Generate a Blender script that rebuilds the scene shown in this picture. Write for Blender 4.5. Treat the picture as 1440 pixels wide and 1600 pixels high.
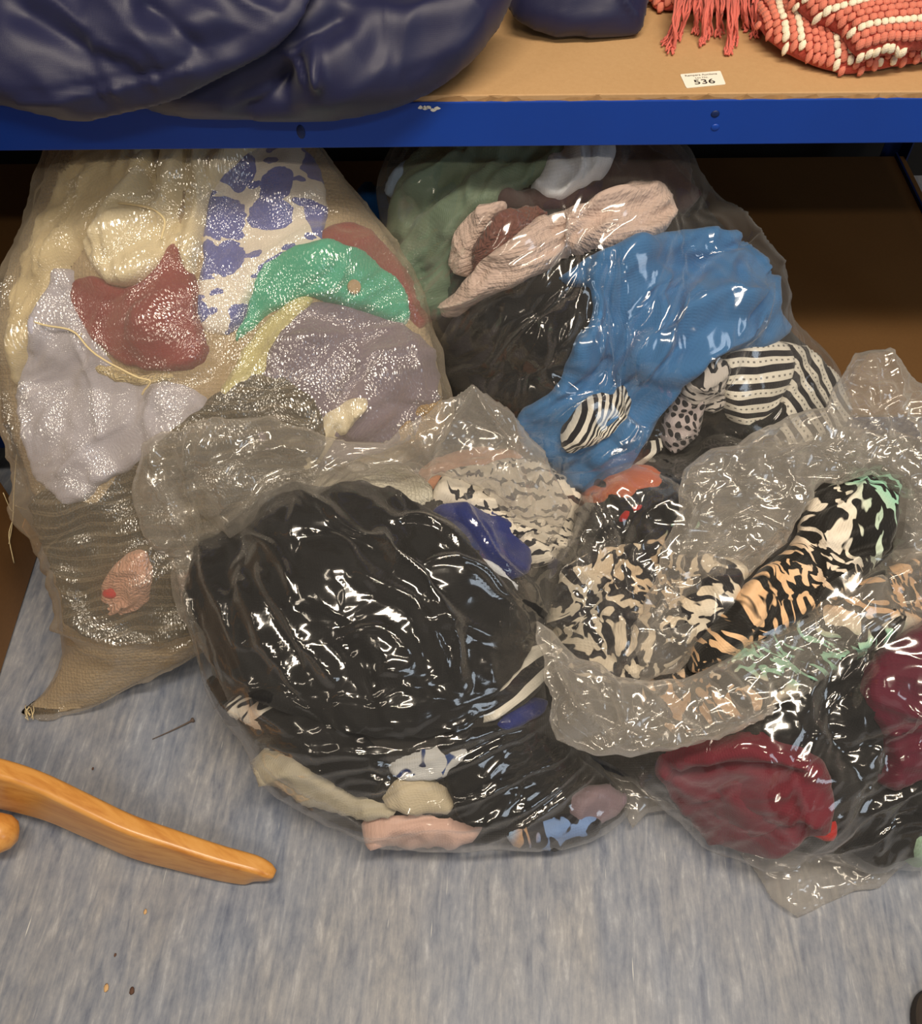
import bpy, bmesh, math, random
import numpy as np
from mathutils import Vector, Matrix, Euler
from mathutils.bvhtree import BVHTree

for o in list(bpy.data.objects):
    bpy.data.objects.remove(o)
S = bpy.context.scene
COL = S.collection
R = math.radians

# ------------------------------------------------------------------ camera
FPX = 1450.0
CAM = np.array([0.0, 0.0, 1.2])
PITCH, ROLL = 54.0, -0.5
cd = bpy.data.cameras.new('camera')
cam = bpy.data.objects.new('camera', cd)
COL.objects.link(cam)
cd.sensor_fit = 'VERTICAL'
cd.sensor_height = 32.0
cd.lens = FPX / 1600.0 * 32.0
cd.clip_start = 0.02
CR = Matrix.Rotation(R(90 - PITCH), 3, 'X') @ Matrix.Rotation(R(ROLL), 3, 'Z')
cam.matrix_world = Matrix.Translation(Vector(CAM)) @ CR.to_4x4()
S.camera = cam

# ------------------------------------------------------------------ world, lights, exposure
w = bpy.data.worlds.new('world')
S.world = w
w.use_nodes = True
w.node_tree.nodes['Background'].inputs[0].default_value = (1.0, 0.93, 0.84, 1)
w.node_tree.nodes['Background'].inputs[1].default_value = 0.07
S.view_settings.view_transform = 'Standard'
S.view_settings.look = 'None'
S.view_settings.gamma = 1.0
S.view_settings.use_curve_mapping = False
S.view_settings.exposure = 0.42
S.cycles.transparent_max_bounces = 24
S.cycles.max_bounces = 8
S.cycles.diffuse_bounces = 3
S.cycles.glossy_bounces = 3


def area(name, loc, target, sx, sy, power, col):
    d = bpy.data.lights.new(name, 'AREA')
    d.shape = 'RECTANGLE'
    d.size, d.size_y = sx, sy
    d.energy = power
    d.color = col
    o = bpy.data.objects.new(name, d)
    COL.objects.link(o)
    o.location = loc
    o.rotation_euler = (Vector(target) - Vector(loc)).to_track_quat('-Z', 'Y').to_euler()
    return o


WARM = (1.0, 0.86, 0.68)
area('ceiling_tube_light', (0.30, 0.05, 2.55), (0.25, 0.40, 0), 1.5, 0.20, 40, WARM)
area('ceiling_tube_light', (0.35, -1.25, 2.6), (0.3, 0.5, 0), 1.3, 0.07, 15, WARM)
area('ceiling_tube_light', (-1.7, -0.4, 2.6), (-0.4, 0.6, 0), 0.10, 1.5, 5, WARM)
area('window_daylight', (2.6, -1.6, 1.7), (0.3, 0.6, 0.1), 0.8, 1.1, 9, (0.75, 0.87, 1.0))


# ------------------------------------------------------------------ projection
CRn = np.array([[CR[i][j] for j in range(3)] for i in range(3)])


def rays(px):
    p = np.atleast_2d(np.asarray(px, float))
    l = np.stack([(p[:, 0] - 720) / FPX, -(p[:, 1] - 800) / FPX, -np.ones(len(p))], 1)
    return l @ CRn.T


def at_z(x, y, z):
    d = rays([(x, y)])[0]
    return CAM + d * ((z - CAM[2]) / d[2])


def at_y(x, y, Y):
    d = rays([(x, y)])[0]
    return CAM + d * (Y / d[1])


# ------------------------------------------------------------------ numpy noise
def _h(ix, iy, seed):
    n = (ix * 374761393 + iy * 668265263 + seed * 1442695041) & 0xFFFFFFFF
    n = ((n ^ (n >> 13)) * 1274126177) & 0xFFFFFFFF
    n = n ^ (n >> 16)
    return (n & 0xFFFF) / 65535.0 * 2 * math.pi


def perlin(x, y, seed=0):
    ix, iy = np.floor(x).astype(np.int64), np.floor(y).astype(np.int64)
    fx, fy = x - ix, y - iy
    u, v = fx * fx * fx * (fx * (fx * 6 - 15) + 10), fy * fy * fy * (fy * (fy * 6 - 15) + 10)

    def g(a, b):
        t = _h(ix + a, iy + b, seed)
        return np.cos(t) * (fx - a) + np.sin(t) * (fy - b)
    return ((g(0, 0) * (1 - u) + g(1, 0) * u) * (1 - v) + (g(0, 1) * (1 - u) + g(1, 1) * u) * v) * 1.5


def fbm(x, y, seed=0, oct=3):
    r, a, f = 0, 1, 1
    for k in range(oct):
        r = r + a * perlin(x * f, y * f, seed + 17 * k)
        a *= .5
        f *= 2.03
    return r


def folds(st, seed, ang=0.0, wl=.07, stretch=2.6, amp=.008, fine=.35):
    c, s = math.cos(ang), math.sin(ang)
    a = (st[:, 0] * c + st[:, 1] * s)
    b = (-st[:, 0] * s + st[:, 1] * c)
    wa = a + .35 * wl * fbm(a / wl / 1.7, b / wl / 1.7, seed + 3, 2)
    wb = b + .35 * wl * fbm(a / wl / 1.7 + 9, b / wl / 1.7, seed + 5, 2)
    r1 = 1 - np.abs(perlin(wa / wl / stretch, wb / wl, seed)) * 2.2
    r2 = 1 - np.abs(perlin(wa / wl / 1.6 + 31, wb / wl * 2.3, seed + 8)) * 2.2
    lo = perlin(a / wl / 2, b / wl / 2, seed + 11)
    f = np.clip(r1, 0, 1) ** 1.7 * .75 + fine * np.clip(r2, 0, 1) ** 1.6 + lo * .5
    return amp * f


def crumple(st, seed, cell=.05, k=.34, g=.55):
    """straight-creased, bowl-faceted crumpling: negated upper envelope of tilted paraboloids"""
    rng = np.random.RandomState(seed)
    lo, hi = st.min(0) - cell, st.max(0) + cell
    n = int(max(6, np.prod((hi - lo) / cell)))
    C = lo + rng.rand(n, 2) * (hi - lo)
    G = rng.randn(n, 2) * g
    B = rng.rand(n) * cell * .5
    out = np.full(len(st), -1e9)
    for i in range(0, len(st), 4000):
        p = st[i:i + 4000]
        d = p[:, None, :] - C[None]
        h = (d * G[None]).sum(2) + B[None] - k / cell * (d ** 2).sum(2)
        out[i:i + 4000] = h.max(1)
    out -= out.mean()
    return -out


def facet(st, seed, cell=.05):
    """flat facets with sharp straight creases: random heights over a warped triangular lattice"""
    rng = random.Random(seed)
    a = rng.uniform(0, 3)
    c, s = math.cos(a), math.sin(a)
    x, y = (st[:, 0] * c + st[:, 1] * s) / cell, (-st[:, 0] * s + st[:, 1] * c) / cell
    x, y = x + .55 * perlin(x * .45, y * .45, seed + 1), y + .55 * perlin(x * .45 + 9, y * .45, seed + 2)
    x = x + .5 * y
    y = y * .87 * 1.3
    ix, iy = np.floor(x).astype(np.int64), np.floor(y).astype(np.int64)
    fx, fy = x - ix, y - iy

    def g(p, q):
        return _h(ix + p, iy + q, seed + 3) / (2 * math.pi) - .5
    up = fx + fy <= 1
    z = np.where(up, g(0, 0) * (1 - fx - fy) + g(1, 0) * fx + g(0, 1) * fy, g(1, 1) * (fx + fy - 1) + g(0, 1) * (1 - fx) + g(1, 0) * (1 - fy))
    return z * cell * .62


def facets(st, seed, cell):
    return facet(st, seed, cell) + .8 * facet(st, seed + 7, cell * .47) + .6 * facet(st, seed + 13, cell * .22)


# ------------------------------------------------------------------ polygon tools
def chaikin(p, n=2):
    p = np.asarray(p, float)
    for _ in range(n):
        q = np.roll(p, -1, 0)
        a, b = p * .75 + q * .25, p * .25 + q * .75
        p = np.stack([a, b], 1).reshape(-1, 2)
    return p


def inside(pts, poly):
    x, y = pts[:, 0], pts[:, 1]
    r = np.zeros(len(pts), bool)
    q = np.roll(poly, -1, 0)
    for (x1, y1), (x2, y2) in zip(poly, q):
        if y1 == y2:
            continue
        c = ((y1 > y) != (y2 > y)) & (x < (x2 - x1) * (y - y1) / (y2 - y1) + x1)
        r ^= c
    return r


def seg_near(pts, poly, closed=True):
    a = np.asarray(poly, float)
    b = np.roll(a, -1, 0)
    if not closed:
        a, b = a[:-1], b[:-1]
    best = np.full(len(pts), 1e9)
    near = np.zeros_like(pts)
    for p, q in zip(a, b):
        e = q - p
        L = (e ** 2).sum()
        t = np.clip(((pts - p) @ e) / L, 0, 1) if L > 1e-14 else np.zeros(len(pts))
        c = p + t[:, None] * e
        d = ((pts - c) ** 2).sum(1)
        m = d < best
        best[m] = d[m]
        near[m] = c[m]
    return np.sqrt(best), near


def patch(poly, sp, hole=None):
    lo, hi = poly.min(0), poly.max(0)
    nx, ny = [int(v) for v in np.ceil((hi - lo) / sp) + 2]
    gx, gy = np.meshgrid(np.arange(nx), np.arange(ny), indexing='ij')
    pts = np.stack([lo[0] + (gx.ravel() - .5) * sp, lo[1] + (gy.ravel() - .5) * sp], 1)
    ins = inside(pts, poly)
    if hole is not None:
        ins &= ~inside(pts, hole)
    I = ins.reshape(nx, ny)
    idx = np.arange(nx * ny).reshape(nx, ny)
    cell = I[:-1, :-1] | I[1:, :-1] | I[:-1, 1:] | I[1:, 1:]
    q = np.stack([idx[:-1, :-1], idx[1:, :-1], idx[1:, 1:], idx[:-1, 1:]], -1)[cell]
    used = np.unique(q)
    m = -np.ones(nx * ny, int)
    m[used] = np.arange(len(used))
    q = m[q]
    P = pts[used]
    io = ins[used]
    d, near = seg_near(P, poly)
    if hole is not None:
        d2, n2 = seg_near(P, hole)
        k = d2 < d
        d = np.where(k, d2, d)
        near[k] = n2[k]
    P = P.copy()
    P[~io] = near[~io]
    d = np.where(io, d, 0)
    return P, q, d


def blur(g, n):
    for _ in range(n):
        p = np.pad(g, 1, mode='edge')
        g = (p[:-2, 1:-1] + p[2:, 1:-1] + p[1:-1, :-2] + p[1:-1, 2:] + 2 * p[1:-1, 1:-1]) / 6
    return g


def dilate(g, n):
    for _ in range(n):
        p = np.pad(g, 1, mode='edge')
        g = np.maximum.reduce([p[:-2, 1:-1], p[2:, 1:-1], p[1:-1, :-2], p[1:-1, 2:], p[1:-1, 1:-1]])
    return g


# ------------------------------------------------------------------ object helpers
def link(name, me, parent=None, mat=None):
    o = bpy.data.objects.new(name, me)
    COL.objects.link(o)
    if parent is not None:
        o.parent = parent
    if mat is not None and me is not None:
        me.materials.append(mat)
    return o


def tag(o, label=None, cat=None, group=None, kind=None):
    if label:
        o['label'] = label
    if cat:
        o['category'] = cat
    if group:
        o['group'] = group
    if kind:
        o['kind'] = kind
    return o


def empty(name, loc=(0, 0, 0)):
    o = bpy.data.objects.new(name, None)
    COL.objects.link(o)
    o.location = loc
    o.empty_display_size = .05
    return o


def mesh_np(name, V, F, uv=None, smooth=True):
    me = bpy.data.meshes.new(name)
    V = np.asarray(V, np.float32)
    F = np.asarray(F, np.int32)
    n, k = F.shape
    me.vertices.add(len(V))
    me.vertices.foreach_set('co', V.ravel())
    me.loops.add(n * k)
    me.loops.foreach_set('vertex_index', F.ravel())
    me.polygons.add(n)
    me.polygons.foreach_set('loop_start', np.arange(0, n * k, k, dtype=np.int32))
    try:
        me.polygons.foreach_set('loop_total', np.full(n, k, np.int32))
    except Exception:
        pass
    me.update(calc_edges=True)
    if uv is not None:
        l = me.uv_layers.new(name='UVMap')
        l.data.foreach_set('uv', np.asarray(uv, np.float32)[F.ravel()].ravel())
    if smooth:
        me.polygons.foreach_set('use_smooth', np.ones(n, bool))
    me.validate()
    return me


def bm_obj(name, bm, mat, parent=None, smooth=False):
    me = bpy.data.meshes.new(name)
    bm.to_mesh(me)
    bm.free()
    if smooth:
        for p in me.polygons:
            p.use_smooth = True
    return link(name, me, parent, mat)


def box_bm(x0, x1, y0, y1, z0, z1, bev=0.0, seg=2):
    bm = bmesh.new()
    bmesh.ops.create_cube(bm, size=1)
    for v in bm.verts:
        v.co = Vector(((x0 + x1) / 2 + v.co.x * (x1 - x0), (y0 + y1) / 2 + v.co.y * (y1 - y0), (z0 + z1) / 2 + v.co.z * (z1 - z0)))
    if bev:
        bmesh.ops.bevel(bm, geom=bm.edges[:], offset=bev, segments=seg, affect='EDGES', profile=.5)
    return bm


def tube_mesh(name, paths, rad, n=5):
    """one mesh of tapered tubes along the given 3D paths"""
    V, F = [], []
    for P, r in zip(paths, rad):
        P = np.asarray(P, float)
        m = len(P)
        r = np.broadcast_to(np.asarray(r, float), (m,))
        T = np.gradient(P, axis=0)
        T /= np.linalg.norm(T, axis=1)[:, None] + 1e-9
        a = np.cross(T, [0.3, 0.2, 0.93])
        a /= np.linalg.norm(a, axis=1)[:, None] + 1e-9
        b = np.cross(T, a)
        base = len(V)
        for i in range(m):
            for k in range(n):
                t = 2 * math.pi * k / n
                V.append(P[i] + r[i] * (math.cos(t) * a[i] + math.sin(t) * b[i]))
        for i in range(m - 1):
            for k in range(n):
                k2 = (k + 1) % n
                F.append((base + i * n + k, base + i * n + k2, base + (i + 1) * n + k2, base + (i + 1) * n + k))
        c0 = len(V)
        V.append(P[0]); V.append(P[-1])
        for k in range(n):
            k2 = (k + 1) % n
            F.append((c0, base + k2, base + k, c0))
            e = base + (m - 1) * n
            F.append((c0 + 1, e + k, e + k2, c0 + 1))
    quads = [f for f in F if len(set(f)) == 4]
    tris = [tuple(dict.fromkeys(f)) for f in F if len(set(f)) == 3]
    me = bpy.data.meshes.new(name)
    me.from_pydata([tuple(v) for v in V], [], quads + tris)
    for p in me.polygons:
        p.use_smooth = True
    return me


def smooth_path(P, n=24):
    P = np.asarray(P, float)
    Q = np.vstack([2 * P[0] - P[1], P, 2 * P[-1] - P[-2]])
    out = []
    m = len(P) - 1
    for k in range(n + 1):
        u = k / n * m
        i = min(int(u), m - 1)
        t = u - i
        p0, p1, p2, p3 = Q[i], Q[i + 1], Q[i + 2], Q[i + 3]
        out.append(.5 * ((2 * p1) + (-p0 + p2) * t + (2 * p0 - 5 * p1 + 4 * p2 - p3) * t * t + (-p0 + 3 * p1 - 3 * p2 + p3) * t ** 3))
    return np.array(out)


# ------------------------------------------------------------------ materials
class NT:
    def __init__(s, name):
        s.m = bpy.data.materials.new(name)
        s.m.use_nodes = True
        s.t = s.m.node_tree
        s.t.nodes.clear()
        s.out = s.t.nodes.new('ShaderNodeOutputMaterial')

    def n(s, typ, inp=None, **kw):
        nd = s.t.nodes.new('ShaderNode' + typ)
        for k, v in kw.items():
            setattr(nd, k, v)
        for k, v in (inp or {}).items():
            if isinstance(v, tuple) and len(v) == 2 and hasattr(v[0], 'outputs'):
                s.t.links.new(v[0].outputs[v[1]], nd.inputs[k])
            elif hasattr(v, 'outputs'):
                s.t.links.new(v.outputs[0], nd.inputs[k])
            else:
                nd.inputs[k].default_value = v
        return nd

    def math(s, op, a, b=0.0, c=0.0):
        return s.n('Math', {0: a, 1: b, 2: c}, operation=op)

    def mix(s, f, a, b):
        nd = s.t.nodes.new('ShaderNodeMix')
        nd.data_type = 'RGBA'
        for k, v in ((0, f), (6, a), (7, b)):
            if isinstance(v, tuple) and len(v) == 2 and hasattr(v[0], 'outputs'):
                s.t.links.new(v[0].outputs[v[1]], nd.inputs[k])
            elif hasattr(v, 'outputs'):
                s.t.links.new(v.outputs[0], nd.inputs[k])
            else:
                nd.inputs[k].default_value = v if not isinstance(v, tuple) or len(v) == 4 else (*v, 1)
        return (nd, 2)

    def ramp(s, f, stops):
        nd = s.n('ValToRGB', {0: f})
        e = nd.color_ramp.elements
        while len(e) < len(stops):
            e.new(.5)
        for x, (p, c) in zip(e, stops):
            x.position = p
            x.color = (*c, 1) if len(c) == 3 else c
        return nd

    def uv(s, scale=(1, 1, 1), rot=0.0):
        t = s.n('TexCoord')
        return s.n('Mapping', {0: (t, 'UV'), 2: (0, 0, rot), 3: scale})

    def obj(s, scale=(1, 1, 1), rot=(0, 0, 0)):
        t = s.n('TexCoord')
        return s.n('Mapping', {0: (t, 'Object'), 2: rot, 3: scale})

    def finish(s, sh):
        s.t.links.new(sh.outputs[0], s.out.inputs[0])
        return s.m


def rgb(r, g, b):
    f = lambda c: (c / 255 / 12.92) if c / 255 <= .04045 else ((c / 255 + .055) / 1.055) ** 2.4
    return (f(r), f(g), f(b), 1)


def cloth(name, pat, rough=.85, weave=700, bump=.25, knit=0.0, sheen=.15, spec=.25, var=.16):
    """pat: colour tuple or function(nt, uvnode)->socket"""
    t = NT(name)
    uv = t.uv()
    col = pat(t, uv) if callable(pat) else None
    nz = t.n('TexNoise', {'Vector': uv, 'Scale': 26.0, 'Detail': 4.0})
    v = t.n('MapRange', {0: nz, 3: 1 - var, 4: 1 + var})
    src = col if col is not None else None
    if src is None:
        c0 = t.n('RGB')
        c0.outputs[0].default_value = pat
        src = (c0, 0)
    hs = t.n('HueSaturation', {'Value': v, 'Color': src})
    w1 = t.n('TexWave', {'Vector': uv, 'Scale': weave / 6.28, 'Distortion': .6}, wave_type='BANDS', bands_direction='X')
    w2 = t.n('TexWave', {'Vector': uv, 'Scale': weave / 6.28, 'Distortion': .6}, wave_type='BANDS', bands_direction='Y')
    hgt = t.math('MULTIPLY', w1, w2)
    if knit:
        vo = t.n('TexVoronoi', {'Vector': uv, 'Scale': knit, 'Randomness': .55}, voronoi_dimensions='2D')
        hgt = t.math('SUBTRACT', t.math('MULTIPLY', hgt, .4), t.math('MULTIPLY', (vo, 0), 1.6))
    fz = t.n('TexNoise', {'Vector': uv, 'Scale': 90.0, 'Detail': 5.0})
    hgt = t.math('ADD', hgt, t.math('MULTIPLY', fz, 1.6))
    bp = t.n('Bump', {'Height': hgt, 'Strength': bump, 'Distance': .0016 if not knit else .004})
    p = t.n('BsdfPrincipled', {'Base Color': (hs, 0), 'Roughness': rough, 'Normal': bp})
    p.inputs['Specular IOR Level'].default_value = spec
    p.inputs['Sheen Weight'].default_value = sheen
    return t.finish(p)


def film(name, haze=.05, haze_edge=.3, tint=(.86, .83, .78, 1), rough=.07, gl=.06, gl_edge=.55, bump=.35, weave=False):
    t = NT(name)
    nrm = {}
    if weave:
        uv = t.uv((1, .6, 1))
        vo = t.n('TexVoronoi', {'Vector': uv, 'Scale': 430.0})
        bp = t.n('Bump', {'Height': (vo, 0), 'Strength': bump, 'Distance': .0024})
        nrm = {'Normal': bp}
    lw = t.n('LayerWeight', {'Blend': .5})
    f2 = t.math('POWER', (lw, 'Facing'), 3.0)
    f0 = t.math('POWER', (lw, 'Facing'), 2.0)
    tr = t.n('BsdfTransparent', {'Color': (.97, .965, .955, 1)})
    di = t.n('BsdfDiffuse', {'Color': tint})
    tl = t.n('BsdfTranslucent', {'Color': tint})
    hz = t.n('MixShader', {0: .4, 1: di, 2: tl})
    fh = t.n('MapRange', {0: f0, 3: haze, 4: haze_edge})
    m1 = t.n('MixShader', {0: fh, 1: tr, 2: hz})
    g = t.n('BsdfGlossy', dict({'Color': (1, 1, 1, 1), 'Roughness': rough}, **nrm))
    fg = t.n('MapRange', {0: f2, 3: gl, 4: gl_edge})
    m2 = t.n('MixShader', {0: fg, 1: m1, 2: g})
    return t.finish(m2)


# ------------------------------------------------------------------ pillows (bags and bundles)
def frame(px, z, tilt, yaw=0.0, Y=None):
    O = at_y(px[0], px[1], Y) if Y is not None else at_z(px[0], px[1], z)
    a, y = R(tilt), R(yaw)
    U = np.array([math.cos(y), math.sin(y), 0.0])
    Fw = np.array([-math.sin(y), math.cos(y), 0.0])
    V = Fw * math.cos(a) + np.array([0, 0, math.sin(a)])
    N = np.cross(U, V)
    return O, U, V, N


def keep_out(P):
    """floor, and the lower shelf with its beam, are solid"""
    P = P.copy()
    f = np.clip((P[:, 1] - .905) / .03, 0, 1)
    zmin = np.where(f > 0, .004 + f * .150, .004)
    P[:, 2] = np.maximum(P[:, 2], zmin)
    return P


class Pile:
    GS = .006

    def __init__(s, fr, outline, H, HB, lump=.02, seed=1, power=.5, con=keep_out, smooth=2):
        s.O, s.U, s.V, s.N = fr
        s.con, s.seed = con, seed
        s.poly = chaikin(s.plane(outline), smooth)
        s.lo = s.poly.min(0) - 4 * s.GS
        n = np.ceil((s.poly.max(0) + 4 * s.GS - s.lo) / s.GS).astype(int) + 1
        gx, gy = np.meshgrid(np.arange(n[0]), np.arange(n[1]), indexing='ij')
        pts = np.stack([gx.ravel(), gy.ravel()], 1) * s.GS + s.lo
        M = inside(pts, s.poly).reshape(n)
        f = np.zeros(n)
        w = 1.9
        par = (gx + gy) % 2 == 0
        for it in range(260):
            for c in (par, ~par):
                nb = np.zeros(n)
                nb[1:-1, 1:-1] = (f[:-2, 1:-1] + f[2:, 1:-1] + f[1:-1, :-2] + f[1:-1, 2:] + 1) / 4
                k = M & c
                f[k] += w * (nb[k] - f[k])
        s.f = np.clip(f / f.max(), 0, None) ** power
        lum = fbm(pts[:, 0] * 7, pts[:, 1] * 7, seed, 3).reshape(n)
        s.h = s.f * H + lum * lump * np.clip(s.f * 2, 0, 1)
        s.h = blur(s.h, 2) * np.where(M, 1, .0)
        s.hb = s.f * HB
        s.occ = np.zeros(n)
        s.gh = np.gradient(blur(s.h, 1), s.GS)

    def plane(s, px):
        d = rays(px)
        t = ((s.O - CAM) @ s.N) / (d @ s.N)
        P = CAM + d * t[:, None] - s.O
        return np.stack([P @ s.U, P @ s.V], 1)

    def smp(s, g, st):
        q = np.clip((st - s.lo) / s.GS, 0, np.array(g.shape) - 1.001)
        i = q.astype(int)
        f = q - i
        a, b = i[:, 0], i[:, 1]
        return (g[a, b] * (1 - f[:, 0]) + g[a + 1, b] * f[:, 0]) * (1 - f[:, 1]) + (g[a, b + 1] * (1 - f[:, 0]) + g[a + 1, b + 1] * f[:, 0]) * f[:, 1]

    def hit(s, px, extra=0.0):
        """pixels -> (s,t) on the bulging front surface"""
        d = rays(px)
        tp = ((s.O - CAM) @ s.N) / (d @ s.N)
        res = s.plane(px)
        done = np.zeros(len(d), bool)
        top = s.h.max() + .03
        tn = ((s.O + s.N * top - CAM) @ s.N) / (d @ s.N)
        for k in np.linspace(0, 1, 120):
            t = tn + (tp - tn) * k
            P = CAM + d * t[:, None] - s.O
            st = np.stack([P @ s.U, P @ s.V], 1)
            n = P @ s.N
            m = (~done) & (n <= s.smp(s.h, st) + extra) & (s.smp(s.f, st) > 0)
            res[m] = st[m]
            done |= m
        return res

    def normal(s, st):
        a, b = s.smp(s.gh[0], st), s.smp(s.gh[1], st)
        m = np.sqrt(a * a + b * b) + 1e-9
        c = np.minimum(m, 2.5) / m
        n = -a[:, None] * c[:, None] * s.U - b[:, None] * c[:, None] * s.V + s.N
        return n / np.linalg.norm(n, axis=1)[:, None]

    def pos(s, st, off):
        P = s.O + st[:, :1] * s.U + st[:, 1:] * s.V + s.smp(s.h, st)[:, None] * s.N
        return s.con(P + s.normal(st) * np.asarray(off).reshape(-1, 1))

    def back(s, st):
        return s.con(s.O + st[:, :1] * s.U + st[:, 1:] * s.V - s.smp(s.hb, st)[:, None] * s.N)

    def mark(s, st, off):
        q = np.rint((st - s.lo) / s.GS).astype(int)
        q = np.clip(q, 0, np.array(s.occ.shape) - 1)
        np.maximum.at(s.occ, (q[:, 0], q[:, 1]), off)


def closed(front, backv, q, d):
    """front and back sheets welded along the rim"""
    n = len(front)
    rim = d <= 0
    m = np.arange(n) + n
    m[rim] = np.arange(n)[rim]
    V = np.vstack([front, backv])
    F = np.vstack([q, m[q][:, ::-1]])
    used = np.unique(F)
    r = -np.ones(len(V), int)
    r[used] = np.arange(len(used))
    return V[used], r[F], used % n


def relax(V, F, mask, n=3):
    """even out the stepped rim of a welded pillow"""
    E = np.vstack([F[:, [0, 1]], F[:, [1, 2]], F[:, [2, 3]], F[:, [3, 0]]])
    E = E[E[:, 0] != E[:, 1]]
    V = V.copy()
    for _ in range(n):
        s = np.zeros_like(V)
        c = np.zeros(len(V))
        for a, b in ((0, 1), (1, 0)):
            np.add.at(s, E[:, a], V[E[:, b]])
            np.add.at(c, E[:, a], 1)
        m = mask & (c > 0)
        V[m] = .5 * V[m] + .5 * s[m] / c[m][:, None]
    return V


def core(name, pile, mat, label, cat, sp=.008, amp=.006, group=None):
    P, q, d = patch(pile.poly, sp)
    f = folds(P, pile.seed + 40, 0.6, .06, 2, amp) * np.clip(d / .03, 0, 1)
    V, F, src = closed(pile.pos(P, f - .004 * np.clip(d / .02, 0, 1)), pile.back(P), q, d)
    o = link(name, mesh_np(name, V, F, P[src]), None, mat)
    pile.mark(P, f)
    return tag(o, label, cat, group)


_gseed = [100]


def garment(name, pile, poly, mat, label, cat='clothing', layer=1, thick=.004, amp=.007, ang=None, wl=.07, stretch=2.6,
            uvrot=0.0, sp=.0036, rad=.008, group=None, parent=None, fine=.45, ridges=(), uvwarp=.35, rnd=1, lift=0.0, crum=.30, cell=.045, ragged=.003):
    _gseed[0] += 7
    sd = _gseed[0]
    rng = random.Random(sd)
    if ang is None:
        ang = rng.uniform(0, 3.14)
    st = pile.hit(chaikin(np.array(poly, float), rnd))
    # finely divided, slightly uneven outline
    q = np.roll(st, -1, 0)
    pts = []
    for a, b in zip(st, q):
        m = max(1, int(np.linalg.norm(b - a) / .006))
        pts += [a + (b - a) * k / m for k in range(m)]
    st = np.array(pts)
    st = st + ragged * np.stack([fbm(st[:, 0] * 45, st[:, 1] * 45, sd, 2), fbm(st[:, 0] * 45 + 5, st[:, 1] * 45, sd + 2, 2)], 1)
    P, q, d = patch(st, sp)
    prof = np.sqrt(np.clip(1 - (1 - np.clip(d / rad, 0, 1)) ** 2, 0, 1))
    fo = folds(P, sd, ang, wl, stretch, amp * 1.45, fine)
    ka = min(1.0, amp / .006)
    cr = (crumple(P, sd + 3, cell) * crum + facet(P, sd + 4, .036) * .42 + facet(P, sd + 5, .016) * .22) * ka
    off = -.006 + prof * (.006 + layer * .0018 + thick * .8 + lift) + (fo + cr) * np.clip(d / .012, 0, 1)
    off = np.where(d > .004, np.maximum(off, .004 + .0012 * layer), off)
    for rl, rw, rh in ridges:
        dd, _ = seg_near(P, pile.hit(rl), False)
        off = off + rh * np.exp(-(dd / rw) ** 2) * prof
    V = relax(pile.pos(P, off), q, d < .005, 2)
    c, s = math.cos(uvrot), math.sin(uvrot)
    # the pattern follows the cloth: shifted by the folds
    gw = uvwarp * .06
    Q = P + gw * np.stack([perlin(P[:, 0] * 14, P[:, 1] * 14, sd), perlin(P[:, 0] * 14 + 7, P[:, 1] * 14, sd + 1)], 1) + (fo / max(amp, 1e-6) * gw * .10)[:, None]
    uv = np.stack([Q[:, 0] * c + Q[:, 1] * s, -Q[:, 0] * s + Q[:, 1] * c], 1)
    pile.mark(P, off)
    o = link(name, mesh_np(name, V, q, uv), parent, mat)
    if parent is None:
        tag(o, label, cat, group)
    elif label:
        o['label'] = label
    return o


def skin(name, pile, mat, parent, sp=.003, gap=.003, ridges=(), noise=.003, wl=.05, stretch=3, ang=0.6, crum=0.0, cell=.05, seed=5,
         hole=None, backside=True, tight=6, zones=(), rscale=1.0):
    """film hugging the contents; zones = (px, py, radius, angle, wavelength, stretch, amplitude) of pulled folds"""
    base = blur(dilate(pile.occ, 2), tight) + gap
    hl = None
    if hole is not None:
        hl = pile.hit(chaikin(np.array(hole, float), 2))
    P, q, d = patch(pile.poly, sp, hl)
    ed = np.clip(d / .012, 0, 1)
    off = pile.smp(base, P) + folds(P, seed, ang, wl, stretch, noise, .3) * ed
    for k, (zx, zy, zr, za, zw, zs, zamp) in enumerate(zones):
        c = pile.hit([(zx, zy)])[0]
        wgt = np.exp(-(((P - c) ** 2).sum(1)) / zr ** 2)
        off = off + folds(P, seed + 20 + k, za, zw, zs, zamp, .12) * wgt * ed
    if crum:
        off = off + facets(P, seed + 1, cell) * crum * ed
    for rl, rw, rh in ridges:
        L = pile.hit(smooth_path(np.array(rl, float), 14)) if len(rl) > 2 else pile.hit(np.array(rl, float))
        dd, _ = seg_near(P, L, False)
        # taper the ridge at its two ends
        e0 = np.minimum(np.linalg.norm(P - L[0], axis=1), np.linalg.norm(P - L[-1], axis=1))
        off = off + rh * rscale * np.clip(1 - dd / (rw * 1.6), 0, 1) ** 1.3 * np.clip(.15 + e0 / .03, 0, 1)
    off = np.maximum(off, gap * .5)
    Fv = pile.pos(P, off)
    if backside and hole is None:
        bk = pile.back(P)
        V, F, src = closed(Fv, bk, q, d)
        V = relax(V, F, d[src] < .008)
    else:
        V, F, src = Fv, q, np.arange(len(P))
    return link(name, mesh_np(name, V, F, P[src]), parent, mat)


def rough_edge(poly, seed, amp=7.0):
    """angular unevenness along a torn or crumpled film edge"""
    rng = random.Random(seed)
    out = []
    p = np.asarray(poly, float)
    for a, b in zip(p, np.roll(p, -1, 0)):
        L = np.linalg.norm(b - a)
        e = (b - a) / max(L, 1e-6)
        nn = np.array([-e[1], e[0]])
        m = max(1, int(L / 26))
        for k in range(m):
            out.append(a + (b - a) * k / m + (nn * rng.uniform(-amp, amp) if k else 0))
    return np.array(out)


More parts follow.
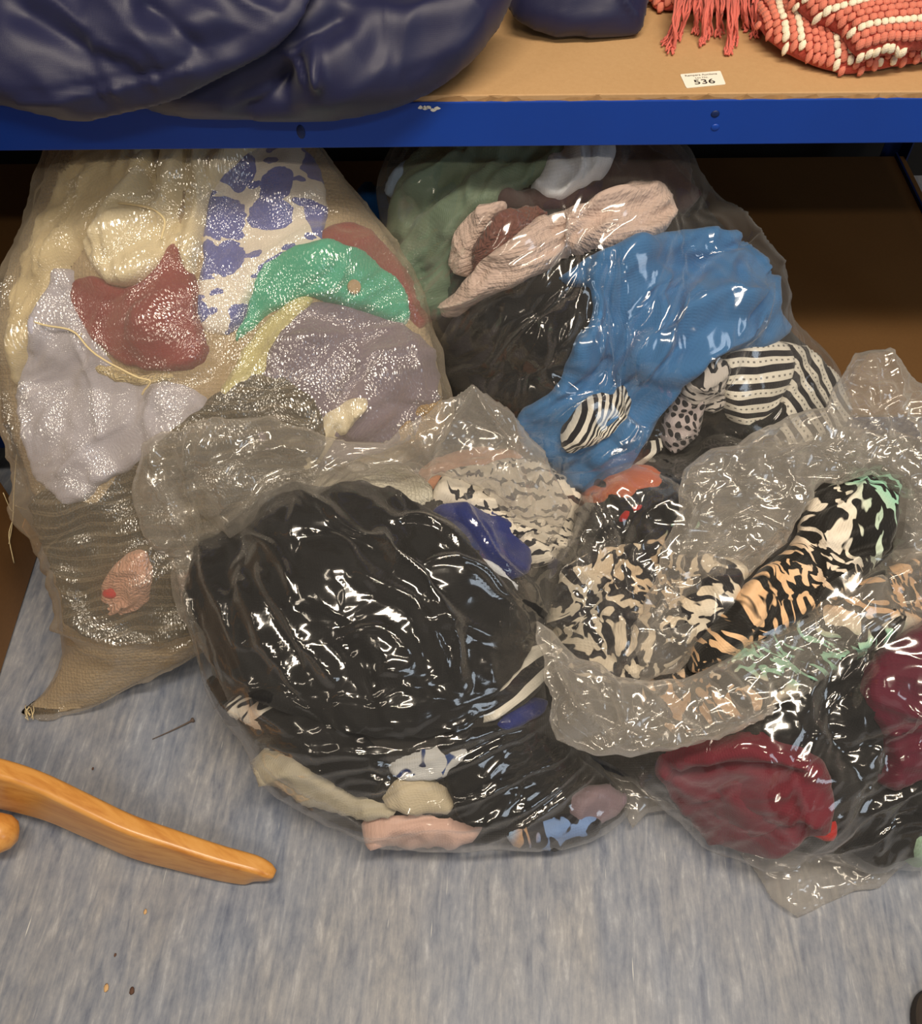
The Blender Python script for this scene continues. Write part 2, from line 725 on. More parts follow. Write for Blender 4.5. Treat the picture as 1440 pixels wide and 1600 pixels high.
def sheet(name, fr, poly, mat, parent, H=.03, HB=.0, crum=1.0, cell=.06, noise=.006, wl=.06, ang=.5, seed=9, sp=.003, ridges=(), con=keep_out,
          hole=None, both=True, rnd=0, power=.5):
    """a loose crumpled double layer of film: two creased sheets meeting at the rim"""
    pl = Pile(fr, rough_edge(poly, seed), H, HB, lump=.012, seed=seed, power=power, con=con, smooth=rnd)
    hl = pl.plane(chaikin(np.array(hole, float), 2)) if hole is not None else None
    P, q, d = patch(pl.poly, sp, hl)
    ed = np.clip(d / .015, .25, 1)

    def offs(k):
        o = folds(P, seed + k, ang + .4 * k, wl, 3, noise, .6) + facets(P, seed + 1 + k, cell) * crum
        for rl, rw, rh in ridges:
            L = pl.hit(np.array(rl, float))
            dd, _ = seg_near(P, L, False)
            o = o + rh * np.clip(1 - dd / rw, 0, 1) ** 1.4
        return o * ed
    fv = pl.con(pl.pos(P, offs(0)))
    if both:
        o2 = offs(5)
        bv = pl.con(s_back(pl, P) + pl.N * (o2 - .006)[:, None])
        rim = d <= 0
        bv[rim] = fv[rim]
        V, F, src = closed(fv, bv, q, d)
    else:
        V, F, src = fv, q, np.arange(len(P))
    return link(name, mesh_np(name, V, F, P[src]), parent, mat)


def s_back(pl, P):
    return pl.O + P[:, :1] * pl.U + P[:, 1:] * pl.V - pl.smp(pl.hb, P)[:, None] * pl.N

# ================================================================== setting
def floor_mat():
    t = NT('blue_grey_vinyl')
    ob = t.obj((1, 1, 1), (0, 0, R(4)))
    st = t.n('Mapping', {0: ob, 3: (70, 11, 1)})
    n1 = t.n('TexNoise', {'Vector': st, 'Scale': 1.0, 'Detail': 8.0, 'Roughness': .66, 'Distortion': .9})
    st2 = t.n('Mapping', {0: ob, 3: (200, 26, 1)})
    n2 = t.n('TexNoise', {'Vector': st2, 'Scale': 1.0, 'Detail': 4.0, 'Roughness': .6})
    n3 = t.n('TexNoise', {'Vector': t.n('Mapping', {0: ob, 3: (9, 3, 1)}), 'Scale': 1.0, 'Detail': 3.0})
    n4 = t.n('TexNoise', {'Vector': t.n('Mapping', {0: ob, 3: (70, 38, 1)}), 'Scale': 1.0, 'Detail': 7.0, 'Roughness': .7})
    f = t.math('ADD', t.math('ADD', t.math('MULTIPLY', n1, .48), t.math('MULTIPLY', n2, .20)), t.math('MULTIPLY', n4, .32))
    c = t.ramp(f, [(.33, rgb(92, 99, 117)[:3]), (.45, rgb(126, 131, 142)[:3]), (.55, rgb(149, 151, 157)[:3]), (.68, rgb(188, 189, 192)[:3])])
    blue = t.ramp(n3, [(.35, (.86, .92, 1.03)), (.65, (1.06, 1.03, 1.0))])
    mx = t.n('MixRGB', {0: 1.0, 1: c, 2: blue}, blend_type='MULTIPLY')
    sc = t.n('TexNoise', {'Vector': t.n('Mapping', {0: ob, 2: (0, 0, .6), 3: (260, 14, 1)}), 'Scale': 1.0, 'Detail': 2.0})
    sm = t.n('MapRange', {0: sc, 1: .72, 2: .78})
    mx2 = t.mix(sm, (mx, 0), rgb(205, 205, 203))
    bp = t.n('Bump', {'Height': n2, 'Strength': .12, 'Distance': .001})
    p = t.n('BsdfPrincipled', {'Base Color': mx2, 'Roughness': t.n('MapRange', {0: n1, 3: .34, 4: .52}), 'Normal': bp})
    p.inputs['Specular IOR Level'].default_value = .4
    return t.finish(p)


def plain(name, c, rough=.6, var=.1, scale=20.0, spec=.4, bump=0.0, stretch=(1, 1, 1), metallic=0.0, coat=0.0):
    t = NT(name)
    ob = t.obj(stretch)
    nz = t.n('TexNoise', {'Vector': ob, 'Scale': scale, 'Detail': 5.0, 'Roughness': .6})
    c0 = t.n('RGB')
    c0.outputs[0].default_value = c
    hs = t.n('HueSaturation', {'Value': t.n('MapRange', {0: nz, 1: .25, 2: .75, 3: 1 - var, 4: 1 + var}), 'Color': c0})
    kw = {'Base Color': (hs, 0), 'Roughness': rough, 'Metallic': metallic, 'Coat Weight': coat, 'Coat Roughness': .15}
    if bump:
        kw['Normal'] = t.n('Bump', {'Height': nz, 'Strength': bump, 'Distance': .002})
    p = t.n('BsdfPrincipled', kw)
    p.inputs['Specular IOR Level'].default_value = spec
    return t.finish(p)


def chipboard_mat(name, a, b):
    t = NT(name)
    ob = t.obj()
    n1 = t.n('TexNoise', {'Vector': ob, 'Scale': 210.0, 'Detail': 4.0, 'Roughness': .7})
    n2 = t.n('TexNoise', {'Vector': ob, 'Scale': 9.0, 'Detail': 4.0})
    c = t.mix(t.math('ADD', t.math('MULTIPLY', n1, .7), t.math('MULTIPLY', n2, .35)), a, b)
    vo = t.n('TexVoronoi', {'Vector': ob, 'Scale': 130.0})
    sp = t.n('MapRange', {0: (vo, 0), 1: .04, 2: .09, 3: .45, 4: 0.0})
    c2 = t.mix(sp, c, (a[0] * .45, a[1] * .42, a[2] * .4, 1))
    p = t.n('BsdfPrincipled', {'Base Color': c2, 'Roughness': .62, 'Normal': t.n('Bump', {'Height': n1, 'Strength': .15, 'Distance': .001})})
    return t.finish(p)


M_floor = floor_mat()
M_wall = plain('shaded_wall', rgb(34, 33, 32), .9)  # near-black colour stands in for the darkness behind the shelves
M_blue = plain('blue_powder_coat', rgb(9, 60, 156), .42, .06, 12, .45)
M_dkblue = plain('dark_shaded_blue_coat', rgb(12, 34, 84), .5, .08)  # dark blue metal; also carries the painted shade of the lower front beam
M_board = chipboard_mat('chipboard', rgb(200, 164, 120), rgb(178, 140, 96))
M_board2 = chipboard_mat('hardboard', rgb(118, 84, 46), rgb(96, 68, 36))
M_edge = plain('board_edge', rgb(150, 116, 78), .85, .3, 60)
M_chip = plain('bare_primer', rgb(214, 212, 205), .7)

o = bm_obj('floor', box_bm(-2.6, 2.6, -2.2, 1.86, -.03, 0), M_floor)
tag(o, 'blue grey streaked vinyl floor', None, kind='structure')
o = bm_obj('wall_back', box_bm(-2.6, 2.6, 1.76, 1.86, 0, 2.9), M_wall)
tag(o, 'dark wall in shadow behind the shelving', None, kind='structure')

# ------------------------------------------------------------------ shelving unit
ZB, YF = .657, .933
XL, XR = -1.35, .86
rack = empty('shelving_unit', (0, 1.25, 0))
tag(rack, 'blue metal shelving unit with chipboard shelves across the top of the photo', 'shelving')


def part(name, bm, mat, parent, smooth=False):
    o = bm_obj(name, bm, mat, parent, smooth)
    if parent is rack:
        o.matrix_parent_inverse = Matrix.Translation((0, -1.25, 0))
    return o


fb = part('front_beam', box_bm(XL, XR, YF, YF + .004, ZB - .052, ZB + .0005, .0012), M_blue, rack)
part('beam_lip', box_bm(XL, XR, YF + .004, YF + .03, ZB - .052, ZB - .049), M_blue, fb)
part('beam_ledge', box_bm(XL, XR, YF + .004, YF + .03, ZB - .006, ZB - .001), M_blue, fb)
part('shelf_board', box_bm(XL, XR, YF + .002, 1.62, ZB, ZB + .007, .0012), M_board, rack)
# ragged front edge of the board
bm = bmesh.new()
rng = random.Random(4)
x = XL
vs = []
while x < XR:
    vs.append((bm.verts.new((x, YF + .0015 + rng.uniform(-.0012, .0004), ZB)), bm.verts.new((x, YF + .0025 + rng.uniform(-.0005, .0012), ZB + .0066))))
    x += rng.uniform(.006, .016)
for a, b in zip(vs, vs[1:]):
    bm.faces.new((a[0], b[0], b[1], a[1]))
part('board_edge', bm, M_edge, rack)
part('rear_beam', box_bm(XL, XR, 1.615, 1.62, ZB - .05, ZB - .0005), M_dkblue, rack)
lb = part('lower_front_beam', box_bm(XL, XR, YF, YF + .004, .095, .1465, .0012), M_dkblue, rack)  # darker blue puts the shade under the shelf into the beam's colour
part('lower_shelf_board', box_bm(XL, XR, YF + .003, 1.60, .146, .152, .001), M_board2, rack)
part('lower_rear_beam', box_bm(XL, XR, 1.605, 1.61, .095, .145), M_dkblue, rack)
for sx in (XL, XR):
    for (y0, sg) in ((YF - .002, 1), (1.622, -1)):
        bm = box_bm(sx - .0015, sx + .0015, min(y0, y0 + sg * .036), max(y0, y0 + sg * .036), 0, 1.45)
        x0, x1 = sorted((sx, sx - math.copysign(.036, sx)))
        b2 = box_bm(x0, x1, y0 - .001, y0 + .001, 0, 1.45)
        me = bpy.data.meshes.new('t')
        b2.to_mesh(me)
        bm.from_mesh(me)
        part('upright', bm, M_dkblue, rack)
for sx in (XR - .02,):
    part('side_beam', box_bm(sx, sx + .004, YF + .02, 1.6, .095, .16), M_dkblue, rack)
    part('side_beam', box_bm(sx, sx + .004, YF + .02, 1.6, ZB - .052, ZB - .001), M_dkblue, rack)

# rivet slots pressed in the beam, and a chip in its paint
for px, py in ((1117, 178), (1117, 199), (470, 206)):
    p = at_y(px, py, YF)
    bm = bmesh.new()
    bmesh.ops.create_uvsphere(bm, u_segments=14, v_segments=8, radius=1)
    tall = 1.0 if px > 1000 else 2.0
    for v in bm.verts:
        v.co = Vector((p[0] + v.co.x * .0048, YF + v.co.y * .0016, p[2] + v.co.z * .0042 * tall))
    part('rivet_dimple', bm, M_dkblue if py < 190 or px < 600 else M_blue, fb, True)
bm = bmesh.new()
rng = random.Random(8)
for k in range(5):
    p = at_y(657 + k * 6.5, 169 + rng.uniform(-2, 3), YF)
    vs = [bm.verts.new((p[0] + math.cos(a) * rng.uniform(.002, .0042), YF - .0006, p[2] + math.sin(a) * rng.uniform(.0012, .003))) for a in [i * math.pi / 4 for i in range(8)]]
    bm.faces.new(vs)
part('paint_chip', bm, M_chip, fb)

# ------------------------------------------------------------------ lot label
M_paper = plain('white_sticker_paper', rgb(243, 238, 226), .55, .02)
M_ink = plain('black_ink', rgb(38, 34, 32), .6, .02)
M_ink2 = plain('grey_ink', rgb(120, 114, 108), .6, .02)
zl = ZB + .0073
c4 = [at_z(x, y, zl) for x, y in ((1062, 116.5), (1125, 111), (1133.5, 132), (1072, 138))]
lab = empty('lot_label', tuple(np.mean(c4, 0)))
tag(lab, 'small white paper sticker printed 536 on the chipboard shelf', 'label')
ctr = np.mean(c4, 0)
bm = bmesh.new()
cs = []
for i in range(4):
    p, a, b = c4[i], c4[i - 1], c4[(i + 1) % 4]
    for k in range(4):
        t = k / 3
        q0 = p + (a - p) / np.linalg.norm(a - p) * .002
        q1 = p + (b - p) / np.linalg.norm(b - p) * .002
        cs.append((1 - t) ** 2 * q0 + 2 * t * (1 - t) * p + t * t * q1)
top = [bm.verts.new(tuple(c - ctr + np.array([0, 0, .0004]))) for c in cs]
bot = [bm.verts.new(tuple(c - ctr)) for c in cs]
bm.faces.new(top)
for i in range(len(cs)):
    j = (i + 1) % len(cs)
    bm.faces.new((bot[i], bot[j], top[j], top[i]))
bmesh.ops.recalc_face_normals(bm, faces=bm.faces[:])
bm_obj('sticker', bm, M_paper, lab)
ux = (c4[1] - c4[0] + c4[2] - c4[3]) / 2
uy = (c4[0] - c4[3] + c4[1] - c4[2]) / 2
W, Hh = np.linalg.norm(ux), np.linalg.norm(uy)
ux, uy = ux / W, uy / Hh


def text(body, size, u, v, mat, name, sx=1.0, bold=0.0):
    cu = bpy.data.curves.new(name, 'FONT')
    cu.body = body
    cu.size = size
    cu.align_x, cu.align_y = 'CENTER', 'CENTER'
    cu.extrude = .00008
    cu.offset = bold
    tmp = bpy.data.objects.new(name + '_curve', cu)
    me = bpy.data.meshes.new_from_object(tmp)
    bpy.data.objects.remove(tmp)
    me.name = name
    me.materials.clear()
    o = link(name, me, lab, mat)
    m = Matrix(((ux[0] * sx, uy[0], 0, 0), (ux[1] * sx, uy[1], 0, 0), (0, 0, 1, 0), (0, 0, 0, 1)))
    l = ux * u * W + uy * v * Hh
    m.translation = Vector((l[0], l[1], .00055))
    o.matrix_local = m
    return o


text('536', Hh * .46, .0, -.20, M_ink, 'lot_number', 1.25, .00008)
text('Lot No.', Hh * .15, -.02, .12, M_ink2, 'small_print', 1.1)
text('Rempers Auctions', Hh * .165, -.01, .32, M_ink2, 'heading', 1.05, .00003)

# ================================================================== shelf top goods
def on_shelf(P):
    P = P.copy()
    f = P[:, 1] > YF - .004
    low = P[:, 2] < ZB + .009
    both = f & low
    # resting on the board, or hanging just in front of the beam
    up = both & ((P[:, 1] - (YF - .004)) > (ZB + .009 - P[:, 2]) * 1.2)
    P[up, 2] = ZB + .009
    fr = both & ~up
    P[fr, 1] = YF - .004
    return P


M_navy = cloth('navy_nylon', rgb(23, 26, 62), rough=.5, weave=2600, bump=.12, sheen=.1, spec=.45, var=.08)
M_thread = plain('navy_thread', rgb(92, 94, 138), .7)


def pillow_part(name, pile, mat, parent, sp=.005, amp=.006, wl=.1, ang=.3, ridges=(), stretch=3, fine=.3):
    P, q, d = patch(pile.poly, sp)
    off = folds(P, pile.seed + 3, ang, wl, stretch, amp, fine) * np.clip(d / .03, 0, 1)
    off = off + (crumple(P, pile.seed + 5, .11) * .22 + crumple(P, pile.seed + 6, .04) * .10) * np.clip(d / .02, 0, 1)
    for rl, rw, rh in ridges:
        dd, _ = seg_near(P, pile.hit(np.array(rl, float)), False)
        off = off + rh * np.exp(-(dd / rw) ** 2) * np.clip(d / .01, 0, 1)
    V, F, src = closed(pile.pos(P, off), pile.back(P), q, d)
    V = relax(V, F, d[src] < .014, 8)
    return link(name, mesh_np(name, V, F, P[src]), parent, mat)


coat = empty('padded_jacket', (-.3, 1.0, ZB + .007))
tag(coat, 'big navy nylon padded jacket spilling over the left shelf edge', 'jacket')
PI_ = Matrix.Translation((.3, -1.0, -ZB - .007))
p1 = Pile(frame((470, 196), 0, 47, 0, Y=.895), [(300, -90), (840, -90), (806, 0), (775, 60), (720, 120), (650, 163), (560, 188), (470, 195), (370, 190), (260, 188), (180, 150), (240, 20)],
          .055, .05, .014, 21, con=on_shelf)
a = pillow_part('body_panel', p1, M_navy, coat, .0035, .010, .10, 1.0, [
    ([(470, 118), (452, 88), (490, 70), (500, 118)], .006, .010), ([(500, 118), (484, 90)], .005, .009), ([(440, 130), (470, 75), (530, 30)], .014, -.016), ([(380, 165), (440, 135)], .012, -.014),
    ([(500, 78), (600, 30), (700, 10)], .02, .008), ([(345, 168), (420, 140)], .004, .006), ([(520, 130), (620, 120), (720, 80)], .03, .008)])
a.matrix_parent_inverse = PI_
p2 = Pile(frame((130, 197), 0, 50, -6, Y=.848), [(-120, -90), (520, -90), (492, -10), (478, 30), (440, 78), (350, 125), (270, 165), (190, 182), (128, 197), (60, 182), (0, 166), (-120, 150)],
          .042, .02, .012, 22, con=on_shelf)
b = pillow_part('front_panel', p2, M_navy, coat, .0035, .009, .09, 2.4, [
    ([(-60, 140), (80, 139), (150, 132), (215, 118), (330, 92), (400, 72), (450, 35), (480, -30)], .0025, -.0035),
    ([(-60, 148), (80, 147), (150, 141), (220, 127), (335, 101), (410, 80), (462, 42)], .006, .004)] +
    [([(x, y), (x + 10, y + 18)], .004, .004 * (1 if k % 2 else -.8)) for k, (x, y) in enumerate([(150, 140), (180, 134), (215, 128), (240, 122), (270, 116), (300, 110), (330, 102), (360, 94), (390, 85)])] +
    [([(200, 60), (260, 60), (330, 30)], .016, .010), ([(40, 20), (120, 70), (190, 90)], .014, -.012), ([(230, 10), (300, 70)], .01, -.010), ([(150, 70), (215, 92)], .008, .009)])
b.matrix_parent_inverse = PI_
bvh = BVHTree.FromPolygons([tuple(v.co) for v in b.data.vertices], [tuple(p.vertices) for p in b.data.polygons])
sp_ = []
for r_ in rays(smooth_path([(-60, 141), (80, 140), (150, 133), (215, 119), (330, 93), (400, 73), (450, 36), (474, -10)], 80)):
    hit_ = bvh.ray_cast(Vector(CAM), Vector(r_))
    if hit_[0] is not None:
        sp_.append(np.array(hit_[0] + hit_[1] * .0004))
sp_ = np.array(sp_)
st_ = link('hem_stitching', tube_mesh('hem_stitching', [sp_], [.0011], 5), b, M_thread)
st_.matrix_parent_inverse = PI_
p3 = Pile(frame((900, 62), ZB + .012, 40, 8), [(790, -90), (1030, -90), (1018, -20), (1008, 50), (985, 63), (900, 64), (860, 62), (812, 42), (784, 15)],
          .04, .02, .006, 23, con=on_shelf)
o = pillow_part('cushion', p3, M_navy, None, .0045, .005, .08, .5, [([(800, 30), (880, 40), (1000, 58)], .006, .004), ([(960, -20), (1005, 45)], .004, .006)])
tag(o, 'small navy nylon cushion corner between the navy jacket and the coral rug', 'cushion')


# ------------------------------------------------------------------ coral rug
M_coral = cloth('coral_yarn', rgb(216, 126, 106), weave=1500, var=.22, rough=.9)
M_white = cloth('white_yarn', rgb(240, 228, 204), weave=1500, var=.10, rough=.9)
M_ground = cloth('coral_warp', rgb(170, 70, 58), weave=1500, var=.2, rough=.95)
M_fringe = cloth('coral_fringe', rgb(214, 110, 98), weave=1800, var=.2)


def rug_fold(name, pile, parent, uvrot, white, rib=.0066, nub=.0072):
    """folded thickness of the rug, covered with its separate weft nubs"""
    P, q, d = patch(pile.poly, .004)
    V, F, src = closed(pile.pos(P, np.zeros(len(P))), pile.back(P), q, d)
    V = relax(V, F, d[src] < .008, 4)
    o = link(name, mesh_np(name, V, F, P[src]), parent, M_ground)
    c, s = math.cos(uvrot), math.sin(uvrot)
    A, B = np.array([c, s]), np.array([-s, c])
    lo, hi = pile.poly.min(0), pile.poly.max(0)
    ctr, rad = (lo + hi) / 2, np.linalg.norm(hi - lo) / 2
    n1, n2 = int(rad / nub) + 2, int(rad / rib) + 2
    gi, gj = np.meshgrid(np.arange(-n1, n1 + 1), np.arange(-n2, n2 + 1), indexing='ij')
    gi, gj = gi.ravel(), gj.ravel()
    rng = np.random.RandomState(3)
    u = (gi + .5 * (gj % 2)) * nub + rng.randn(len(gi)) * .0004
    v = gj * rib + rng.randn(len(gi)) * .00025
    st = ctr + u[:, None] * A + v[:, None] * B
    k = inside(st, pile.poly)
    st, gj = st[k], gj[k]
    z = np.zeros(len(st))
    half = .0012

    def ax(D, ln):
        d_ = pile.pos(st + D * half, z) - pile.pos(st - D * half, z)
        return d_ / (2 * half) * ln
    au, av = ax(A, nub * .56), ax(B, rib * .56)
    for q_, mx_ in ((au, nub * .8), (av, rib * .85)):
        l_ = np.linalg.norm(q_, axis=1)
        q_ *= np.minimum(1, mx_ / l_)[:, None]
    nn = pile.normal(st)
    ct = pile.pos(st, z + .0006)
    size = rng.uniform(.9, 1.12, len(st))
    # a nub: a small rounded pillow of 5 by 6
    sv, sf = [], []
    R1, R2 = 5, 8
    for a in range(R1):
        th = math.pi * a / (R1 - 1)
        for b in range(R2):
            ph = 2 * math.pi * b / R2
            x, y, zz = math.sin(th) * math.cos(ph), math.sin(th) * math.sin(ph), math.cos(th)
            f = 1 / max(abs(x) ** 3 + abs(y) ** 3 + abs(zz) ** 3, 1e-6) ** (1 / 3)
            sv.append((x * f, y * f, zz * f))
    for a in range(R1 - 1):
        for b in range(R2):
            sf.append((a * R2 + b, a * R2 + (b + 1) % R2, (a + 1) * R2 + (b + 1) % R2, (a + 1) * R2 + b))
    sv, sf = np.array(sv), np.array(sf)[:, ::-1]
    isw = np.isin(gj % 7, white)
    for nm, mk, mt in (('coral_nubs', ~isw, M_coral), ('white_nubs', isw, M_white)):
        idx = np.where(mk)[0]
        VV = ct[idx][:, None, :] + sv[None, :, :1] * (au[idx] * size[idx, None])[:, None, :] + sv[None, :, 1:2] * av[idx][:, None, :] + sv[None, :, 2:] * (nn[idx] * .0024)[:, None, :]
        FF = (sf[None] + (np.arange(len(idx)) * len(sv))[:, None, None]).reshape(-1, 4)
        uvv = np.repeat(st[idx], len(sv), 0) + sv[np.tile(np.arange(len(sv)), len(idx))][:, :2] * .003
        c_ = link(nm, mesh_np(nm, VV.reshape(-1, 3), FF, uvv), o, mt)
        tag(c_, kind='stuff')
    return o


rug = empty('woven_rug', (.52, 1.1, ZB + .007))
tag(rug, 'folded coral woven rug with white striped ribs and a long coral fringe', 'rug')
RI = Matrix.Translation((-.52, -1.1, -ZB - .007))
r0 = Pile(frame((1040, 20), ZB + .01, 12, 0), [(1000, -60), (1012, 14), (1040, 20), (1100, 22), (1250, 40), (1330, 0), (1330, -60)], .02, .01, .002, 31, power=.3, con=on_shelf)
r1 = Pile(frame((1310, 118), ZB + .010, 16, -4), [(1180, 50), (1215, 82), (1265, 105), (1310, 119), (1345, 117), (1440, 101), (1540, 80), (1560, -40), (1300, -80), (1180, 0)], .034, .006, .002, 32, power=.34, con=on_shelf)
r2 = Pile(frame((1325, 98), ZB + .03, 22, -6), [(1225, 2), (1258, 38), (1290, 50), (1312, 62), (1322, 85), (1345, 98), (1440, 82), (1560, 60), (1560, -80), (1260, -80), (1215, -40)], .036, .005, .002, 33, power=.30, con=on_shelf)
for nm, pl, wh, an in (('rear_fold', r0, (0,), .1), ('under_fold', r1, (1, 3), 1.75), ('top_fold', r2, (0, 4), .16)):
    o = rug_fold(nm, pl, rug, an, wh)
    o.matrix_parent_inverse = RI
rng = random.Random(12)
tas = [(1062, -20, 1048, 84), (1082, -25, 1060, 62), (1092, -20, 1090, 52), (1108, -30, 1098, 74), (1112, -20, 1106, 60), (1128, -25, 1122, 58), (1138, -20, 1142, 84), (1150, -25, 1150, 70),
       (1160, -20, 1165, 48), (1175, -25, 1182, 60), (1190, -20, 1196, 50), (1204, -20, 1206, 42), (1216, -22, 1222, 40), (1072, -20, 1040, 70), (1184, -30, 1172, 40)]
for (x0, y0, x1, y1) in tas:
    paths, rad = [], []
    for k in range(9):
        sx, ex = rng.gauss(0, 3.0), rng.gauss(0, 4.5)
        a = at_z(x0 + sx, y0 + rng.uniform(-6, 4), ZB + .040)
        b = at_z(x0 + (x1 - x0) * .4 + sx * .8 + rng.gauss(0, 2), y0 + (y1 - y0) * .45, ZB + .034 + rng.uniform(-.006, .006))
        c = at_z(x0 + (x1 - x0) * .8 + ex * .7, y0 + (y1 - y0) * .85, ZB + .0125 + rng.uniform(0, .004))
        d = at_z(x1 + ex, y1 + rng.uniform(-9, 3), ZB + .0090 + rng.uniform(0, .002))
        P = smooth_path([a, b, c, d], 14)
        P[:, 2] = np.maximum(P[:, 2], ZB + .0088)
        P[:, :2] += np.array([[perlin(np.array([i * .5 + k * 9.1]), np.array([x0 * .3]), 2)[0] * .0022, 0] for i in range(len(P))])
        paths.append(P)
        rad.append(np.linspace(.0014, .0011, len(P)))
    o = link('tassel', tube_mesh('tassel', paths, rad, 5), rug, M_fringe)
    o.matrix_parent_inverse = RI


# ================================================================== fabric patterns
def p_stripe(a, b, period=.016, duty=.5, rot=0.0, dots=False):
    def f(t, uv):
        sp = t.n('SeparateXYZ', {0: uv})
        fr = t.math('FRACT', t.math('DIVIDE', (sp, 'Y'), period))
        s = t.math('GREATER_THAN', fr, duty)
        if dots:
            cx = t.math('FRACT', t.math('DIVIDE', (sp, 'X'), period * .38))
            d1 = t.math('GREATER_THAN', cx, .62)
            mid = t.math('COMPARE', fr, duty * .5, .06)
            dd = t.math('MULTIPLY', d1, mid)
            s = t.math('MAXIMUM', s, t.math('MULTIPLY', dd, .75))
        return t.mix(s, a, b)
    return f


def p_floral(bg, fg, scale=19.0):
    def f(t, uv):
        nz = t.n('TexNoise', {'Vector': uv, 'Scale': 60.0, 'Detail': 2.0})
        wv = t.n('VectorMath', {0: uv, 1: t.n('VectorMath', {0: (nz, 1), 1: (.014, .014, 0)}, operation='MULTIPLY')}, operation='ADD')
        v1 = t.n('TexVoronoi', {'Vector': wv, 'Scale': scale, 'Randomness': .6}, voronoi_dimensions='2D')
        a = t.math('LESS_THAN', (v1, 0), .43)
        w2 = t.n('Mapping', {0: wv, 1: (.31, .17, 0), 2: (0, 0, .8), 3: (1.0, 2.2, 1)})
        v2 = t.n('TexVoronoi', {'Vector': w2, 'Scale': scale * 1.3}, voronoi_dimensions='2D')
        b = t.math('LESS_THAN', (v2, 0), .22)
        mk = t.math('MAXIMUM', a, b)
        sh = t.n('TexNoise', {'Vector': uv, 'Scale': 120.0})
        return t.mix(mk, bg, t.mix(sh, fg, tuple(min(1, c * 1.7) for c in fg[:3]) + (1,)))
    return f


def p_animal(dark, cols, sx=60.0, sy=22.0, thr=.56, soft=.015, lo0=.38, lo2=.56, grad=None):
    def f(t, uv):
        m = t.n('Mapping', {0: uv, 3: (sx, sy, 1)})
        n = t.n('TexNoise', {'Vector': m, 'Scale': 1.0, 'Detail': .8, 'Distortion': .9})
        k = t.n('MapRange', {0: n, 1: thr - soft, 2: thr + soft})
        lo = t.n('TexNoise', {'Vector': uv, 'Scale': 8.0, 'Detail': 0.0})
        if grad:
            su = t.n('SeparateXYZ', {0: uv})
            lo = t.n('MapRange', {0: t.math('ADD', (su, 'X'), t.math('MULTIPLY', t.math('SUBTRACT', lo, .5), .10)), 1: grad[0], 2: grad[1], 3: 1.0, 4: 0.0})
        c = t.ramp(lo, [(lo0, cols[0][:3]), (lo0 + .08, cols[1][:3]), (lo2, cols[2][:3])])
        c.color_ramp.interpolation = 'EASE'
        return t.mix(k, dark, (c, 0))
    return f


def p_dash(bg, fg, sx=70.0, sy=130.0, thr=.62):
    def f(t, uv):
        w = t.n('TexWave', {'Vector': uv, 'Scale': 26.0, 'Distortion': 6.0, 'Detail': 1.5, 'Detail Scale': 3.0}, bands_direction='Y')
        n = t.n('TexNoise', {'Vector': t.n('Mapping', {0: uv, 3: (sx, sy, 1)}), 'Scale': 1.0, 'Detail': 1.0})
        a = t.math('GREATER_THAN', w, .66)
        b = t.math('GREATER_THAN', n, .45)
        return t.mix(t.math('MULTIPLY', a, b), bg, fg)
    return f


def p_dots(bg, fg, scale=110.0, r=.36):
    def f(t, uv):
        v = t.n('TexVoronoi', {'Vector': uv, 'Scale': scale, 'Randomness': .35}, voronoi_dimensions='2D')
        return t.mix(t.math('LESS_THAN', (v, 0), r), bg, fg)
    return f


BLK = (.012, .012, .013, 1)
WHT = rgb(226, 222, 212)
C = {}
C['cream'] = cloth('cream_cotton', rgb(214, 198, 160))
C['cream2'] = cloth('ivory_cotton', rgb(222, 210, 178))
C['maroon'] = cloth('dusty_maroon', rgb(132, 58, 64), weave=500)
C['floral'] = cloth('blue_floral', p_floral(rgb(222, 216, 208), rgb(78, 88, 150)), var=.06)
C['teal'] = cloth('teal_cotton', rgb(62, 168, 142))
C['purple'] = cloth('grey_purple', rgb(118, 108, 126), weave=400, var=.22)
C['lemon'] = cloth('pale_lemon', rgb(200, 194, 142), knit=160, bump=.5)
C['lav'] = cloth('pale_lavender', rgb(178, 176, 190))
C['frill'] = cloth('cream_lace', rgb(220, 202, 158), knit=220, bump=.8)
C['dkknit'] = cloth('dark_grey_knit', rgb(58, 52, 43), knit=260, bump=.9, var=.4)
C['dkstripe'] = cloth('dark_grey_rib', p_stripe(rgb(62, 56, 46), rgb(104, 94, 78), .013, .62), knit=260, bump=.9, var=.4)
C['oat'] = cloth('oatmeal_knit', rgb(172, 154, 126), knit=200, bump=.5, var=.3)
C['peach'] = cloth('peach_towel', rgb(206, 160, 140), knit=200, bump=.6)
C['red'] = cloth('red_print', rgb(196, 40, 52))
C['tan'] = cloth('tan_lace', rgb(172, 140, 90), knit=240, bump=.8)
C['sage'] = cloth('sage_green', rgb(104, 122, 104), rough=.55)
C['white'] = cloth('white_cotton', rgb(208, 214, 224))
C['plum'] = cloth('dark_plum', rgb(62, 46, 48))
C['pinkknit'] = cloth('pink_beige_knit', rgb(206, 184, 174), knit=150, bump=.5)
C['brown'] = cloth('brown_wool', rgb(116, 78, 70), knit=260, bump=.6)
C['black'] = cloth('black_jersey', BLK, rough=.8, sheen=.05)
C['blacksoft'] = cloth('washed_black', (.022, .020, .019, 1), rough=.85, sheen=.05)
C['blue'] = cloth('mid_blue_cotton', rgb(64, 114, 166), var=.1)
C['stripe'] = cloth('black_white_stripe', p_stripe(WHT, (.016, .015, .02, 1), .0165, .56, dots=True), var=.05)
C['stripe2'] = cloth('fine_black_white_stripe', p_stripe(WHT, (.016, .015, .02, 1), .0080, .5), var=.05)
C['stripe3'] = cloth('broad_black_white_stripe', p_stripe(WHT, (.012, .012, .016, 1), .020, .5), var=.05)
